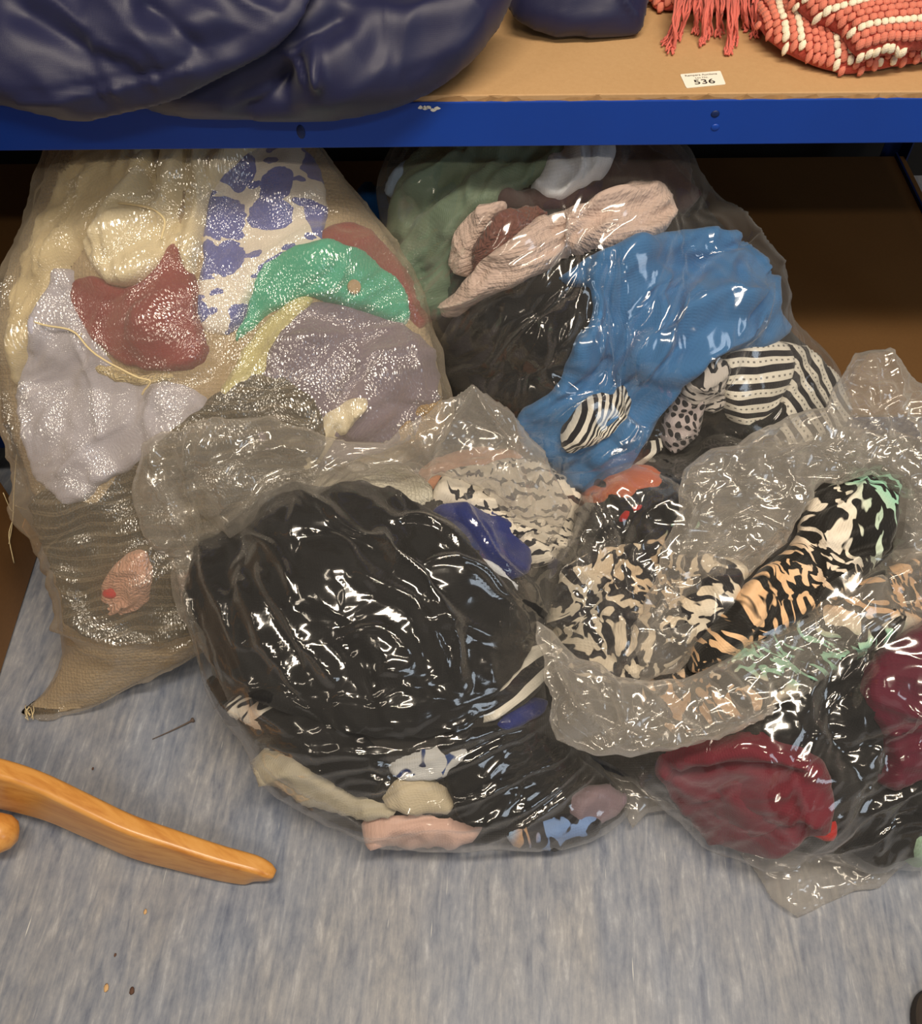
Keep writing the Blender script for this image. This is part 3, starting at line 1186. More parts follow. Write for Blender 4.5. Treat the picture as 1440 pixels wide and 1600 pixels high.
C['dots'] = cloth('grey_spotted', p_dots(rgb(182, 172, 174), (.02, .02, .025, 1)), var=.06)
C['medal'] = cloth('grey_medallion', p_dash(rgb(190, 184, 180), (.02, .02, .025, 1), 120, 120), var=.06)
C['dash'] = cloth('white_with_black_dashes', p_dash(rgb(226, 218, 204), (.02, .02, .028, 1)), var=.05)
C['royal'] = cloth('royal_blue', rgb(34, 46, 112))
C['cgrey'] = cloth('stone_grey', rgb(184, 176, 156))
C['beige'] = cloth('beige_cotton', rgb(196, 184, 160))
C['pink'] = cloth('pale_pink', rgb(214, 180, 168))
C['mauve'] = cloth('mauve_grey', rgb(132, 116, 124))
C['salmon'] = cloth('salmon_cotton', rgb(214, 158, 128))
C['whknit'] = cloth('off_white_knit', rgb(214, 210, 194), knit=200, bump=.6)
C['whblue'] = cloth('white_blue_figures', p_animal(rgb(196, 198, 200), [rgb(50, 66, 120), rgb(40, 44, 70), rgb(60, 80, 130)], 38, 46, .6), var=.05)
C['darkprint'] = cloth('dark_mixed_print', p_animal((.015, .014, .018, 1), [rgb(150, 180, 214), rgb(190, 150, 110), rgb(120, 150, 200)], 50, 50, .58), var=.05)
C['bwprint'] = cloth('black_white_print', p_animal((.015, .014, .018, 1), [WHT, rgb(206, 186, 168), WHT], 46, 46, .55), var=.05)
C['animal'] = cloth('animal_print', p_animal((.014, .013, .012, 1), [rgb(152, 204, 180), rgb(234, 222, 204), rgb(228, 186, 144)], 88, 44, .54), var=.04, rough=.6)
C['animal2'] = cloth('animal_print_pale', p_animal((.016, .015, .02, 1), [rgb(160, 200, 178), rgb(232, 224, 208), rgb(226, 196, 160)], 80, 60, .52, lo0=.26, lo2=.98), var=.04, rough=.6)
C['animal3'] = cloth('animal_print_mint', p_animal((.014, .014, .016, 1), [rgb(152, 204, 180), rgb(152, 204, 180), rgb(226, 200, 170)], 40, 30, .62), var=.04, rough=.6)
C['wine'] = cloth('wine_jersey', rgb(92, 28, 48), rough=.75)
C['berry'] = cloth('berry_red_jersey', rgb(112, 32, 48), rough=.75)
C['orange'] = cloth('orange_cotton', rgb(190, 104, 70))
C['redc'] = cloth('scarlet_cotton', rgb(188, 40, 34))
C['mint'] = cloth('mint_cotton', rgb(170, 204, 178))
C['lime'] = cloth('lime_plastic', rgb(192, 204, 60), rough=.5)
C['petrol'] = cloth('deep_blue_fleece', rgb(8, 74, 140))
C['ltblue'] = cloth('pale_blue_cotton', rgb(150, 176, 210))
C['ivory'] = cloth('ivory_frill', rgb(224, 214, 188))
C['char'] = cloth('charcoal_mix', (.03, .028, .027, 1))
C['btn'] = plain('horn_button', rgb(176, 150, 120), .4)

F_sack = film('woven_sack_plastic', haze=.13, haze_edge=.66, tint=(.84, .74, .58, 1), rough=.17, gl=.10, gl_edge=.30, bump=.55, weave=True)
F_clear = film('clear_bag_film', haze=.012, haze_edge=.32, rough=.11, gl=.075, gl_edge=.45)
F_loose = film('loose_bag_film', haze=.17, haze_edge=.66, tint=(.82, .77, .70, 1), rough=.12, gl=.075, gl_edge=.45)

# ================================================================== sack of clothes, at the left
B1 = Pile(frame((300, 1050), .03, 44), [(75, 205), (480, 205), (525, 270), (575, 330), (625, 400), (660, 480), (684, 570), (695, 640), (660, 740), (540, 820), (440, 920), (340, 1000), (300, 1025), (200, 1070),
          (130, 1112), (50, 1130), (36, 1116), (92, 1062), (108, 1000), (92, 900), (72, 830), (52, 750), (24, 680), (4, 600), (0, 500), (15, 420), (60, 330), (78, 260)],
          .115, .12, .018, 51)
core('clothes_heap', B1, C['oat'], 'oatmeal knitwear heap filling the tapered end of the woven sack', 'clothing', amp=.004)
G1 = 'clothes in the woven sack'


def g1(*a, **k):
    return garment(a[0], B1, *a[1:], group=G1, **k)


g1('cotton_sheet', [(16, 540), (26, 430), (85, 320), (120, 240), (150, 212), (270, 212), (235, 290), (175, 335), (125, 395), (75, 480), (45, 590), (30, 620)], C['cream'],
   'cream cotton sheet strip down the left edge of the woven sack', 'sheet', layer=1, thick=.012, amp=.010, ang=1.0, wl=.05)
g1('grey_jumper', [(60, 740), (130, 800), (200, 730), (300, 640), (420, 560), (520, 640), (500, 760), (420, 880), (345, 970), (290, 992), (200, 1005), (122, 990), (104, 920), (80, 840)], C['dkstripe'],
   'dark grey ribbed jumper across the lower half of the woven sack', 'jumper', layer=1, amp=.006, ang=.1, uvrot=.12, uvwarp=.2)
g1('lavender_sheet', [(20, 600), (55, 480), (112, 395), (130, 500), (175, 570), (205, 600), (265, 590), (345, 630), (275, 680), (205, 740), (168, 748), (122, 800), (70, 765), (42, 690)], C['lav'],
   'pale lavender cotton sheet on the left of the woven sack', 'sheet', layer=1, amp=.005, ang=.8, wl=.05, ridges=[([(120, 520), (150, 600), (160, 680)], .004, .005), ([(100, 740), (140, 690), (200, 660)], .004, .005), ([(60, 620), (110, 600)], .004, .004), ([(110, 400), (80, 480), (60, 540)], .007, .008)])
g1('floral_cloth', [(340, 250), (370, 225), (490, 225), (515, 310), (512, 360), (505, 395), (455, 395), (410, 430), (390, 480), (372, 520), (300, 520), (312, 420), (318, 350), (325, 300)], C['floral'],
   'white cloth printed with blue flowers near the top of the woven sack', 'fabric', layer=1, amp=.004, ang=1.9, wl=.08, uvwarp=.2)
g1('maroon_jumper', [(104, 440), (150, 428), (185, 450), (225, 440), (270, 360), (310, 425), (316, 500), (330, 560), (290, 585), (210, 578), (165, 555), (116, 505)], C['maroon'],
   'dusty maroon top in the middle left of the woven sack', 'clothing', layer=2, amp=.005, ang=.7)
g1('cream_blouse', [(205, 212), (450, 212), (385, 265), (338, 290), (320, 350), (310, 430), (292, 440), (275, 385), (240, 440), (205, 452), (160, 445), (128, 385), (180, 320)], C['cream2'],
   'creased ivory cotton blouse at the top of the woven sack', 'clothing', layer=3, thick=.008, amp=.009, ang=1.25, wl=.055, stretch=3, ridges=[([(235, 225), (215, 290), (175, 345)], .007, .012), ([(270, 230), (262, 300), (240, 350)], .007, .012), ([(325, 225), (312, 290), (300, 350), (292, 410)], .008, .013), ([(250, 235), (240, 300)], .006, -.012), ([(298, 230), (288, 310), (280, 360)], .008, -.012), ([(390, 230), (340, 275)], .007, .010), ([(140, 390), (200, 350), (255, 345)], .006, .008)])
g1('maroon_cloth', [(500, 350), (560, 340), (640, 420), (680, 500), (650, 520), (600, 430), (540, 395), (495, 390)], C['maroon'],
   'faded maroon cloth above the teal top at the sack edge', 'clothing', layer=1, amp=.004)
g1('lemon_knit', [(330, 640), (365, 565), (405, 505), (470, 455), (500, 468), (440, 530), (425, 585), (370, 650)], C['lemon'],
   'pale lemon knitted edge below the teal top', 'clothing', layer=1, amp=.005)
g1('grey_purple_shirt', [(425, 530), (475, 470), (540, 472), (620, 502), (670, 525), (692, 610), (660, 680), (560, 720), (480, 740), (400, 710), (350, 660), (405, 590)], C['purple'],
   'grey purple shirt in the lower right of the woven sack', 'clothing', layer=2, amp=.006, ang=.4, wl=.045)
teal = g1('teal_shirt', [(362, 540), (388, 470), (400, 420), (450, 386), (510, 376), (565, 392), (615, 432), (645, 485), (632, 514), (585, 498), (535, 480), (492, 465), (462, 466), (412, 497), (378, 525)], C['teal'],
          'bright teal top with one round button in the woven sack', 'clothing', layer=3, thick=.006, amp=.005, ang=.7, ridges=[([(455, 465), (500, 440), (520, 415)], .006, -.006)])
bp = B1.hit([(545, 450)])
bm = bmesh.new()
bmesh.ops.create_cone(bm, cap_ends=True, segments=24, radius1=.0088, radius2=.0078, depth=.004)
bmesh.ops.bevel(bm, geom=[e for e in bm.edges if e.calc_face_angle(0) > .5], offset=.001, segments=2, affect='EDGES')
nn = Vector(B1.normal(bp)[0])
bm.transform(Matrix.Translation(Vector(B1.pos(bp, [.0235])[0])) @ nn.to_track_quat('Z', 'Y').to_matrix().to_4x4())
bo = bm_obj('button', bm, C['btn'], teal, False)
bo['label'] = 'round tan button'
g1('lace_trim', [(112, 490), (140, 520), (165, 565), (215, 588), (280, 580), (265, 600), (190, 606), (145, 580)], C['frill'], 'narrow cream lace trim under the maroon top', 'trim', layer=3, thick=.003, amp=.006, wl=.02, rad=.008)
fl = g1('peach_towel', [(155, 925), (178, 872), (230, 846), (246, 895), (232, 950), (172, 965)], C['peach'], 'peach towelling bundle low in the woven sack', 'towel', layer=2, thick=.008, amp=.008, wl=.03)
g1('red_motif', [(166, 912), (188, 908), (192, 930), (168, 934)], C['red'], 'red printed patch', parent=fl, layer=6, thick=.004, amp=.001, rad=.004, sp=.003)
g1('ivory_frill', [(455, 735), (470, 690), (495, 650), (540, 622), (578, 612), (570, 650), (525, 690), (490, 745)], C['ivory'], 'ivory frilled cuff at the lower right of the woven sack', 'clothing', layer=4, thick=.008, amp=.012, wl=.03, ang=1.2)
g1('tan_lace', [(590, 680), (635, 632), (692, 615), (690, 670), (630, 700)], C['tan'], 'tan lace scrap at the lower right corner of the woven sack', 'fabric', layer=4, thick=.006, amp=.01, wl=.03)

sack = empty('woven_sack', tuple(B1.O))
tag(sack, 'large translucent woven plastic sack of clothes leaning under the left shelf', 'sack')


def into(o, e):
    o.matrix_parent_inverse = Matrix.Translation(e.location).inverted()
    return o


into(skin('sack_film', B1, F_sack, sack, .0035, .004, noise=.008, wl=.06, stretch=4, ang=.6, crum=.22, cell=.07, rscale=1.5, seed=61, ridges=[
    ([(20, 420), (15, 540), (45, 700), (80, 830)], .012, .010), ([(60, 430), (40, 560), (75, 720)], .008, .006),
    ([(120, 850), (200, 830), (300, 800)], .008, .004), ([(110, 900), (220, 900), (300, 870)], .006, .004), ([(100, 960), (200, 985), (310, 960)], .008, .006), ([(110, 1000), (220, 1010), (300, 985)], .006, .005),
    ([(60, 1120), (150, 1085), (300, 1015)], .006, .005), ([(350, 620), (420, 560), (480, 470)], .006, .004), ([(430, 540), (620, 520)], .005, .003), ([(540, 480), (560, 640)], .004, .003), ([(620, 480), (650, 640)], .005, .004)]), sack)
# frayed corner threads and a loose thread on the sack
paths = []
rng = random.Random(5)
for k in range(7):
    a = at_z(46 + rng.uniform(-4, 6), 1120 + rng.uniform(-4, 6), .012)
    b = a + np.array([rng.uniform(-.012, .004), rng.uniform(.0, .018), rng.uniform(-.004, .008)])
    paths.append(smooth_path([a, (a + b) / 2 + np.array([rng.uniform(-.004, .004), 0, .003]), b], 6))
into(link('frayed_thread', tube_mesh('frayed_thread', paths, [.0006] * 7, 4), sack, C['frill']), sack)
lt = B1.hit(smooth_path([(62, 505), (110, 515), (150, 540), (190, 565), (230, 580), (250, 592), (240, 620)], 40))
into(link('loose_thread', tube_mesh('loose_thread', [B1.pos(lt, np.full(len(lt), .022))], [.0013], 5), sack, C['frill']), sack)
lt = B1.hit(smooth_path([(200, 335), (250, 345), (262, 365), (255, 390)], 24))
into(link('loose_thread', tube_mesh('loose_thread', [B1.pos(lt, np.full(len(lt), .03))], [.0014], 5), sack, C['frill']), sack)

# ================================================================== rear clear bag under the shelf
B2 = Pile(frame((900, 770), .13, 52), [(598, 290), (615, 225), (650, 198), (1055, 198), (1085, 300), (1115, 340), (1165, 400), (1195, 470), (1245, 530), (1288, 570), (1318, 640), (1300, 720), (1160, 775), (900, 775),
          (790, 710), (725, 650), (692, 590), (672, 490), (632, 420), (618, 350)], .13, .10, .02, 71)
core('black_clothes_heap', B2, C['blacksoft'], 'black clothes heap at the heart of the rear clear bag', 'clothing', amp=.004)
G2 = 'clothes in the rear clear bag'


def g2(*a, **k):
    return garment(a[0], B2, *a[1:], group=G2, **k)


g2('sage_jacket', [(612, 330), (640, 235), (760, 205), (900, 225), (868, 270), (805, 300), (745, 330), (710, 370), (702, 450), (692, 510), (655, 480), (625, 410)], C['sage'],
   'sage green jacket at the upper left of the rear clear bag', 'jacket', layer=1, thick=.014, amp=.014, ang=.9, wl=.07, ridges=[([(660, 300), (720, 260), (800, 240)], .010, .012), ([(650, 400), (680, 340), (740, 300)], .010, .014), ([(670, 330), (720, 290)], .006, -.012), ([(700, 250), (780, 262), (850, 250)], .006, -.010), ([(645, 360), (655, 420), (680, 470)], .008, .010)])
g2('plum_shirt', [(950, 215), (1062, 212), (1085, 310), (1065, 345), (1040, 300), (1000, 290), (940, 310), (900, 330), (840, 330), (760, 315), (800, 290), (930, 290)], C['plum'],
   'dark plum top at the upper right of the rear clear bag', 'clothing', layer=1, amp=.010)
g2('pale_cuff', [(602, 300), (622, 258), (650, 240), (640, 285), (615, 322)], C['ltblue'], 'pale blue cuff at the left rim of the rear clear bag', 'clothing', layer=4, amp=.006, wl=.03)
g2('pink_sleeve', [(700, 380), (725, 340), (760, 318), (800, 318), (772, 345), (748, 385), (738, 435), (705, 430)], C['pinkknit'], 'pink beige knitted sleeve left of the brown wool', 'clothing', layer=2, thick=.010, amp=.010, wl=.04)
g2('pink_cardigan', [(826, 345), (880, 325), (960, 300), (1000, 284), (1046, 298), (1054, 340), (1024, 378), (962, 386), (905, 395), (825, 440), (765, 465), (702, 505), (692, 480), (735, 425), (765, 395), (800, 365)], C['pinkknit'],
   'pink beige knitted cardigan bunched across the rear clear bag', 'cardigan', layer=3, thick=.014, amp=.012, ang=.5, wl=.05, ridges=[([(850, 365), (920, 345), (1000, 330)], .006, -.008), ([(760, 430), (830, 400), (900, 375)], .006, -.006), ([(870, 340), (950, 318), (1020, 305)], .009, .010), ([(720, 470), (780, 430)], .007, .009), ([(1000, 360), (1030, 330)], .006, -.008)])
g2('brown_scarf', [(738, 440), (735, 390), (762, 345), (800, 322), (862, 330), (850, 350), (802, 372), (792, 422), (762, 445)], C['brown'], 'brown wool scarf between the pink knits', 'scarf', layer=5, thick=.008, amp=.010, wl=.04)
g2('white_shirt', [(818, 290), (850, 272), (858, 232), (900, 210), (958, 215), (958, 262), (932, 297), (882, 318), (845, 312)], C['white'], 'white shirt crumpled at the top of the rear clear bag', 'shirt', layer=4, thick=.008, amp=.012, wl=.05)
g2('black_cardigan', [(686, 530), (716, 482), (790, 460), (880, 455), (935, 435), (940, 500), (885, 600), (845, 635), (800, 648), (740, 620), (694, 600)], C['black'], 'black knitted cardigan left of the blue cotton top', 'cardigan', layer=2, amp=.012, ang=1.2)
g2('blue_shirt', [(862, 442), (900, 410), (960, 380), (1020, 365), (1110, 352), (1165, 400), (1196, 475), (1225, 545), (1105, 555), (1062, 605), (1012, 685), (962, 735), (900, 758), (825, 705), (800, 645), (870, 600), (882, 560), (934, 455)], C['blue'],
   'large mid blue cotton top filling the rear clear bag', 'clothing', layer=3, thick=.012, amp=.015, ang=1.0, wl=.075, ridges=[([(1010, 470), (1110, 430), (1180, 425)], .005, -.005), ([(1040, 500), (1100, 470), (1130, 480)], .014, .012), ([(900, 560), (960, 430), (990, 385)], .012, .010), ([(1040, 392), (1100, 400), (1160, 430)], .010, .010), ([(1020, 410), (1090, 430)], .006, -.005), ([(1000, 560), (1060, 500), (1110, 470)], .012, .012), ([(1030, 560), (1100, 510), (1160, 500)], .007, -.010), ([(1120, 470), (1170, 480), (1190, 520)], .010, .010), ([(930, 620), (990, 540)], .010, .010), ([(860, 690), (930, 700), (1000, 640)], .012, .010), ([(890, 600), (950, 560)], .006, -.009), ([(1080, 380), (1130, 372)], .006, .004)])
g2('striped_sock', [(872, 668), (902, 622), (958, 588), (1000, 600), (985, 645), (930, 690), (885, 695)], C['stripe2'], 'black and white striped knot on the blue top', 'clothing', layer=8, lift=.010, thick=.012, amp=.008, wl=.04, uvrot=1.15)
ss = g2('striped_shirt', [(1120, 562), (1165, 535), (1212, 526), (1222, 560), (1214, 612), (1196, 700), (1130, 665)], C['stripe'], 'black and white striped shirt at the right of the rear clear bag', 'shirt', layer=5, thick=.008, amp=.004, wl=.10, uvwarp=.06, uvrot=-.02, ragged=.001)
g2('shirt_side', [(1206, 527), (1258, 545), (1300, 590), (1322, 650), (1270, 715), (1190, 705), (1212, 612), (1218, 565)], C['stripe'], None, parent=ss, layer=5, thick=.008, amp=.004, wl=.10, uvwarp=.06, uvrot=-.95, ragged=.001)
g2('medallion_scarf', [(1055, 600), (1090, 560), (1135, 552), (1140, 610), (1125, 650), (1070, 640)], C['medal'], 'grey and black medallion print scarf beside the striped shirt', 'scarf', layer=6, thick=.006, amp=.010, wl=.04)
g2('spotted_scarf', [(1026, 690), (1040, 640), (1075, 600), (1105, 615), (1100, 660), (1070, 690), (1045, 705)], C['dots'], 'grey spotted scarf below the medallion print', 'scarf', layer=7, thick=.006, amp=.008, wl=.04)
g2('black_belt', [(990, 735), (1060, 684), (1150, 650), (1212, 620), (1226, 650), (1185, 692), (1085, 715), (1000, 745)], C['black'], 'black trousers under the striped shirt', 'trousers', layer=7, thick=.008, amp=.006, wl=.04)
g2('striped_hem', [(962, 738), (990, 700), (1040, 680), (1030, 700), (1000, 725), (975, 745)], C['stripe2'], 'striped black and white hem below the spotted scarf', 'clothing', layer=8, thick=.004, amp=.004, uvrot=1.2)

bag2 = empty('clear_bag', tuple(B2.O))
tag(bag2, 'clear plastic bag of clothes standing under the shelf, behind the others', 'bag')
into(skin('bag_film', B2, F_clear, bag2, .003, .003, noise=.003, wl=.09, stretch=4, ang=1.2, crum=.12, cell=.075, rscale=1.3, seed=73, tight=16,
    zones=[(960, 500, .14, 1.35, .028, 7, .008), (780, 440, .12, .75, .024, 6, .006), (900, 680, .10, .4, .026, 6, .006), (1150, 430, .12, -.9, .03, 7, .006)], ridges=[
    ([(930, 400), (905, 470), (880, 560)], .008, .010), ([(958, 400), (945, 480), (940, 600)], .006, .009), ([(972, 390), (978, 470), (965, 560), (955, 640)], .006, .010), ([(1045, 430), (1010, 500), (990, 600)], .006, .008),
    ([(890, 480), (870, 560), (885, 620)], .007, .009), ([(700, 500), (820, 410), (960, 340)], .006, .008), ([(720, 520), (780, 440)], .006, .007), ([(820, 660), (880, 640), (960, 570)], .006, .006), ([(1075, 300), (1130, 370), (1180, 480)], .012, .010),
    ([(870, 710), (960, 690), (1010, 640)], .006, .006), ([(1210, 560), (1260, 640), (1300, 700)], .006, .006), ([(690, 590), (760, 560), (800, 480)], .006, .006), ([(780, 560), (840, 490)], .005, .006)]), bag2)

# ================================================================== front clear bag with the black garment
B3 = Pile(frame((650, 1313), .02, 20), [(318, 870), (345, 812), (420, 775), (540, 730), (650, 708), (760, 712), (860, 738), (905, 790), (890, 870), (850, 960), (840, 1040), (870, 1160), (960, 1225), (985, 1262), (935, 1300), (850, 1317), (720, 1318),
          (600, 1308), (520, 1287), (448, 1240), (405, 1180), (368, 1120), (338, 1060), (312, 980), (302, 920)], .165, .09, .012, 81)
core('dark_clothes_heap', B3, C['char'], 'charcoal clothes heap at the heart of the front clear bag', 'clothing', amp=.004)
G3 = 'clothes in the front clear bag'


def g3(*a, **k):
    return garment(a[0], B3, *a[1:], group=G3, **k)


g3('off_white_jumper', [(440, 790), (480, 750), (560, 728), (640, 728), (690, 770), (640, 800), (520, 800)], C['whknit'], 'off white knitted jumper behind the black garment', 'jumper', layer=1, thick=.008, amp=.006)
g3('salmon_shirt', [(640, 745), (690, 712), (790, 708), (830, 735), (730, 760), (670, 765)], C['salmon'], 'salmon pink top at the back of the front clear bag', 'clothing', layer=1, thick=.008, amp=.006)
g3('dashed_blouse', [(660, 775), (715, 738), (800, 722), (865, 742), (898, 795), (880, 850), (840, 900), (800, 850), (720, 790)], C['dash'], 'white blouse with black dashes at the back right of the front bag', 'blouse', layer=2, thick=.012, amp=.012, wl=.05)
g3('royal_blue_shirt', [(665, 785), (740, 788), (805, 818), (832, 872), (812, 912), (770, 885), (700, 825)], C['royal'], 'royal blue top beside the dashed blouse', 'clothing', layer=3, thick=.008, amp=.007)
g3('white_strap', [(735, 865), (770, 875), (815, 925), (795, 930), (760, 895)], C['white'], 'white strap edge between royal blue top and black garment', 'clothing', layer=5, thick=.004, amp=.003, rad=.008)
g3('stone_grey_cloth', [(398, 1165), (450, 1178), (505, 1212), (550, 1245), (640, 1258), (600, 1285), (500, 1268), (438, 1230)], C['cgrey'], 'stone grey cloth at the lower left of the front bag', 'clothing', layer=2, thick=.006, amp=.008, ang=.3)
g3('black_leggings', [(366, 1110), (450, 1098), (560, 1140), (620, 1190), (580, 1255), (505, 1218), (430, 1160)], C['black'], 'black leggings folded under the large black garment', 'leggings', layer=2, amp=.008, ang=.2)
g3('black_skirt', [(680, 1140), (780, 1132), (852, 1140), (915, 1195), (890, 1240), (800, 1290), (715, 1280), (690, 1210)], C['black'], 'black skirt at the lower right of the front bag', 'skirt', layer=2, thick=.006, amp=.010, ang=.5)
g3('pink_shirt', [(550, 1295), (600, 1272), (680, 1276), (770, 1290), (730, 1318), (620, 1316)], C['pink'], 'pale pink top at the bottom edge of the front bag', 'clothing', layer=3, thick=.006, amp=.008, wl=.04)
g3('mauve_shirt', [(880, 1255), (930, 1215), (985, 1250), (940, 1290), (900, 1300)], C['mauve'], 'mauve grey top at the right end of the front bag', 'clothing', layer=3, thick=.004, amp=.006, wl=.04)
g3('dark_print_dress', [(770, 1310), (850, 1285), (905, 1262), (950, 1275), (920, 1308), (850, 1322)], C['darkprint'], 'dark dress with pale blue print at the bottom right of the front bag', 'dress', layer=4, thick=.004, amp=.006, wl=.04)
g3('beige_cloth', [(590, 1258), (610, 1222), (645, 1212), (690, 1220), (724, 1266), (640, 1272)], C['beige'], 'beige cloth corner below the blue figured cloth', 'clothing', layer=4, amp=.004)
g3('figured_cloth', [(590, 1205), (640, 1178), (725, 1152), (738, 1172), (705, 1212), (655, 1226)], C['whblue'], 'white cloth with dark blue figures low in the front bag', 'clothing', layer=5, amp=.004)
g3('printed_scarf', [(352, 1085), (400, 1090), (470, 1130), (445, 1156), (385, 1132)], C['bwprint'], 'black and white printed scarf at the left edge of the front bag', 'scarf', layer=4, amp=.006, wl=.04)
g3('striped_shirt', [(748, 1130), (785, 1065), (825, 1005), (850, 960), (858, 1040), (830, 1095), (780, 1128)], C['stripe3'], 'black top with broad white stripes at the right of the front bag', 'clothing', layer=3, thick=.006, amp=.004, uvrot=.75, uvwarp=.1)
g3('royal_blue_hem', [(770, 1138), (800, 1105), (848, 1080), (855, 1115), (800, 1145)], C['royal'], 'royal blue hem below the broad white stripes', 'clothing', layer=4, amp=.004)
g3('black_coat', [(330, 850), (360, 815), (420, 790), (490, 772), (560, 766), (640, 778), (705, 822), (745, 872), (805, 932), (838, 965), (824, 1022), (775, 1085), (745, 1132), (680, 1152), (560, 1155), (430, 1105), (350, 1065), (316, 970), (312, 895)], C['black'],
   'large black garment lying over the top of the front bag', 'clothing', layer=5, thick=.016, amp=.010, ang=2.3, wl=.10, rad=.03)
g3('lime_tag', [(425, 780), (442, 770), (462, 773), (460, 788), (436, 792)], C['lime'], 'small lime green tag by the off white jumper', 'tag', layer=9, lift=.012, thick=.008, amp=.002, rad=.006, sp=.0025)
g3('black_strap', [(318, 1060), (334, 1050), (350, 1085), (372, 1130), (365, 1142), (335, 1110)], C['black'], 'black strap bulging at the left side of the front bag', 'strap', layer=3, thick=.006, amp=.002, rad=.008)

bag3 = empty('clear_bag', tuple(B3.O))
tag(bag3, 'knotted clear plastic bag in front with a large black garment inside', 'bag')
into(skin('bag_film', B3, F_clear, bag3, .003, .003, noise=.002, wl=.09, stretch=4, ang=-.9, crum=.09, cell=.075, rscale=1.25, seed=83, tight=30,
    zones=[(440, 960, .15, -.95, .045, 6, .009), (670, 930, .13, -.75, .045, 5, .007), (620, 1220, .16, .15, .018, 9, .004), (800, 1230, .14, .55, .018, 8, .004), (330, 940, .06, -1.1, .02, 6, .006)], ridges=[
    ([(395, 900), (430, 970), (470, 1030), (505, 1085)], .008, .012), ([(425, 900), (480, 980), (545, 1065)], .010, .014), ([(410, 860), (460, 880), (490, 950)], .006, .008), ([(590, 830), (605, 890), (640, 930), (690, 990), (715, 1062)], .008, .013),
    ([(545, 900), (640, 960), (700, 1060)], .008, .009), ([(470, 780), (560, 850), (650, 930), (720, 1000)], .006, .008), ([(600, 830), (680, 840), (720, 880)], .006, .009), ([(300, 860), (330, 940), (350, 1040), (400, 1110)], .008, .009),
    ([(345, 850), (370, 930), (400, 990)], .006, .008), ([(330, 900), (345, 990)], .007, .008), ([(700, 770), (730, 850), (790, 920)], .006, .008), ([(660, 900), (720, 900), (780, 950)], .006, .006), ([(640, 985), (700, 975), (760, 1000)], .006, .006),
    ([(540, 1000), (600, 985), (640, 1020)], .005, .006), ([(590, 1040), (640, 1030)], .005, .006),
    ([(420, 1150), (560, 1165), (700, 1150), (850, 1110)], .006, .006), ([(470, 1190), (610, 1178)], .004, .005), ([(560, 1225), (650, 1195), (760, 1160), (850, 1120)], .004, .005), ([(600, 1262), (740, 1225), (880, 1170)], .004, .006),
    ([(500, 1275), (640, 1272), (800, 1250), (910, 1190)], .005, .006), ([(720, 1295), (830, 1260), (930, 1205)], .004, .006), ([(620, 1190), (590, 1175), (610, 1205), (580, 1200)], .004, .008), ([(430, 1170), (520, 1235), (600, 1275)], .004, .005),
    ([(830, 960), (836, 1040), (860, 1130)], .006, .008)]), bag3)
LF3 = frame((450, 790), .275, 66)
into(sheet('bag_mouth', LF3, [(208, 770), (222, 692), (305, 660), (420, 652), (540, 690), (600, 690), (640, 660), (738, 600), (800, 645), (862, 735), (893, 790), (868, 840), (832, 905), (800, 840), (750, 765), (690, 735), (560, 745), (470, 775), (420, 800), (350, 845),
      (335, 880), (320, 960), (300, 975), (268, 905), (228, 840)], F_loose, bag3, H=.03, HB=.01, crum=1.0, cell=.075, noise=.008, wl=.07, ang=.6, seed=85, sp=.003, ridges=[
    ([(740, 605), (690, 680), (660, 745)], .006, .010), ([(740, 605), (800, 700), (830, 800)], .006, .010), ([(235, 690), (250, 770), (300, 850)], .008, .012), ([(300, 680), (290, 760), (310, 840)], .006, .010), ([(330, 720), (380, 700), (440, 690)], .005, .008),
    ([(360, 800), (420, 745), (500, 720)], .006, .010), ([(480, 735), (560, 715), (650, 725)], .006, .010), ([(830, 860), (800, 800), (830, 770)], .005, .008)]), bag3)
LF3b = frame((270, 960), .17, 40, 20)
into(sheet('bag_side', LF3b, [(262, 860), (320, 840), (350, 880), (345, 960), (362, 1030), (330, 1040), (300, 985), (270, 930)], F_loose, bag3, H=.02, HB=.0, crum=.8, cell=.05, noise=.005, seed=87, sp=.003, both=False), bag3)

# ================================================================== open clear bag at the right
B4 = Pile(frame((1200, 1322), .02, 22), [(845, 950), (862, 870), (935, 775), (1050, 715), (1200, 680), (1350, 680), (1540, 720), (1600, 900), (1590, 1150), (1490, 1300), (1405, 1345), (1300, 1338), (1150, 1314), (1040, 1255), (960, 1195), (880, 1162), (850, 1060)],
          .165, .09, .015, 91)
core('dark_clothes_heap', B4, C['char'], 'charcoal clothes heap at the heart of the open clear bag', 'clothing', amp=.004)
G4 = 'clothes in the open clear bag'


def g4(*a, **k):
    return garment(a[0], B4, *a[1:], group=G4, **k)


g4('black_jacket', [(880, 830), (960, 750), (1080, 708), (1180, 700), (1180, 780), (1060, 830), (960, 850)], C['black'], 'black jacket at the back left of the open bag', 'jacket', layer=1, thick=.008, amp=.012)
g4('orange_shirt', [(892, 796), (945, 748), (1015, 742), (1066, 768), (1010, 794), (940, 800)], C['orange'], 'orange cotton top edge at the back of the open bag', 'clothing', layer=4, thick=.004, lift=.008, amp=.004, rad=.01)
g4('scarlet_scrap', [(955, 822), (985, 796), (1018, 788), (1010, 812), (985, 828)], C['redc'], 'scarlet cloth scrap below the orange top', 'clothing', layer=5, thick=.004, amp=.004, rad=.008)
g4('pale_print_dress', [(855, 950), (885, 885), (955, 845), (1060, 860), (1150, 870), (1180, 900), (1100, 1000), (1020, 1070), (920, 1070), (865, 1030)], C['animal2'], 'black and cream animal print dress under the crumpled film', 'dress', layer=2, thick=.008, amp=.012, wl=.06)
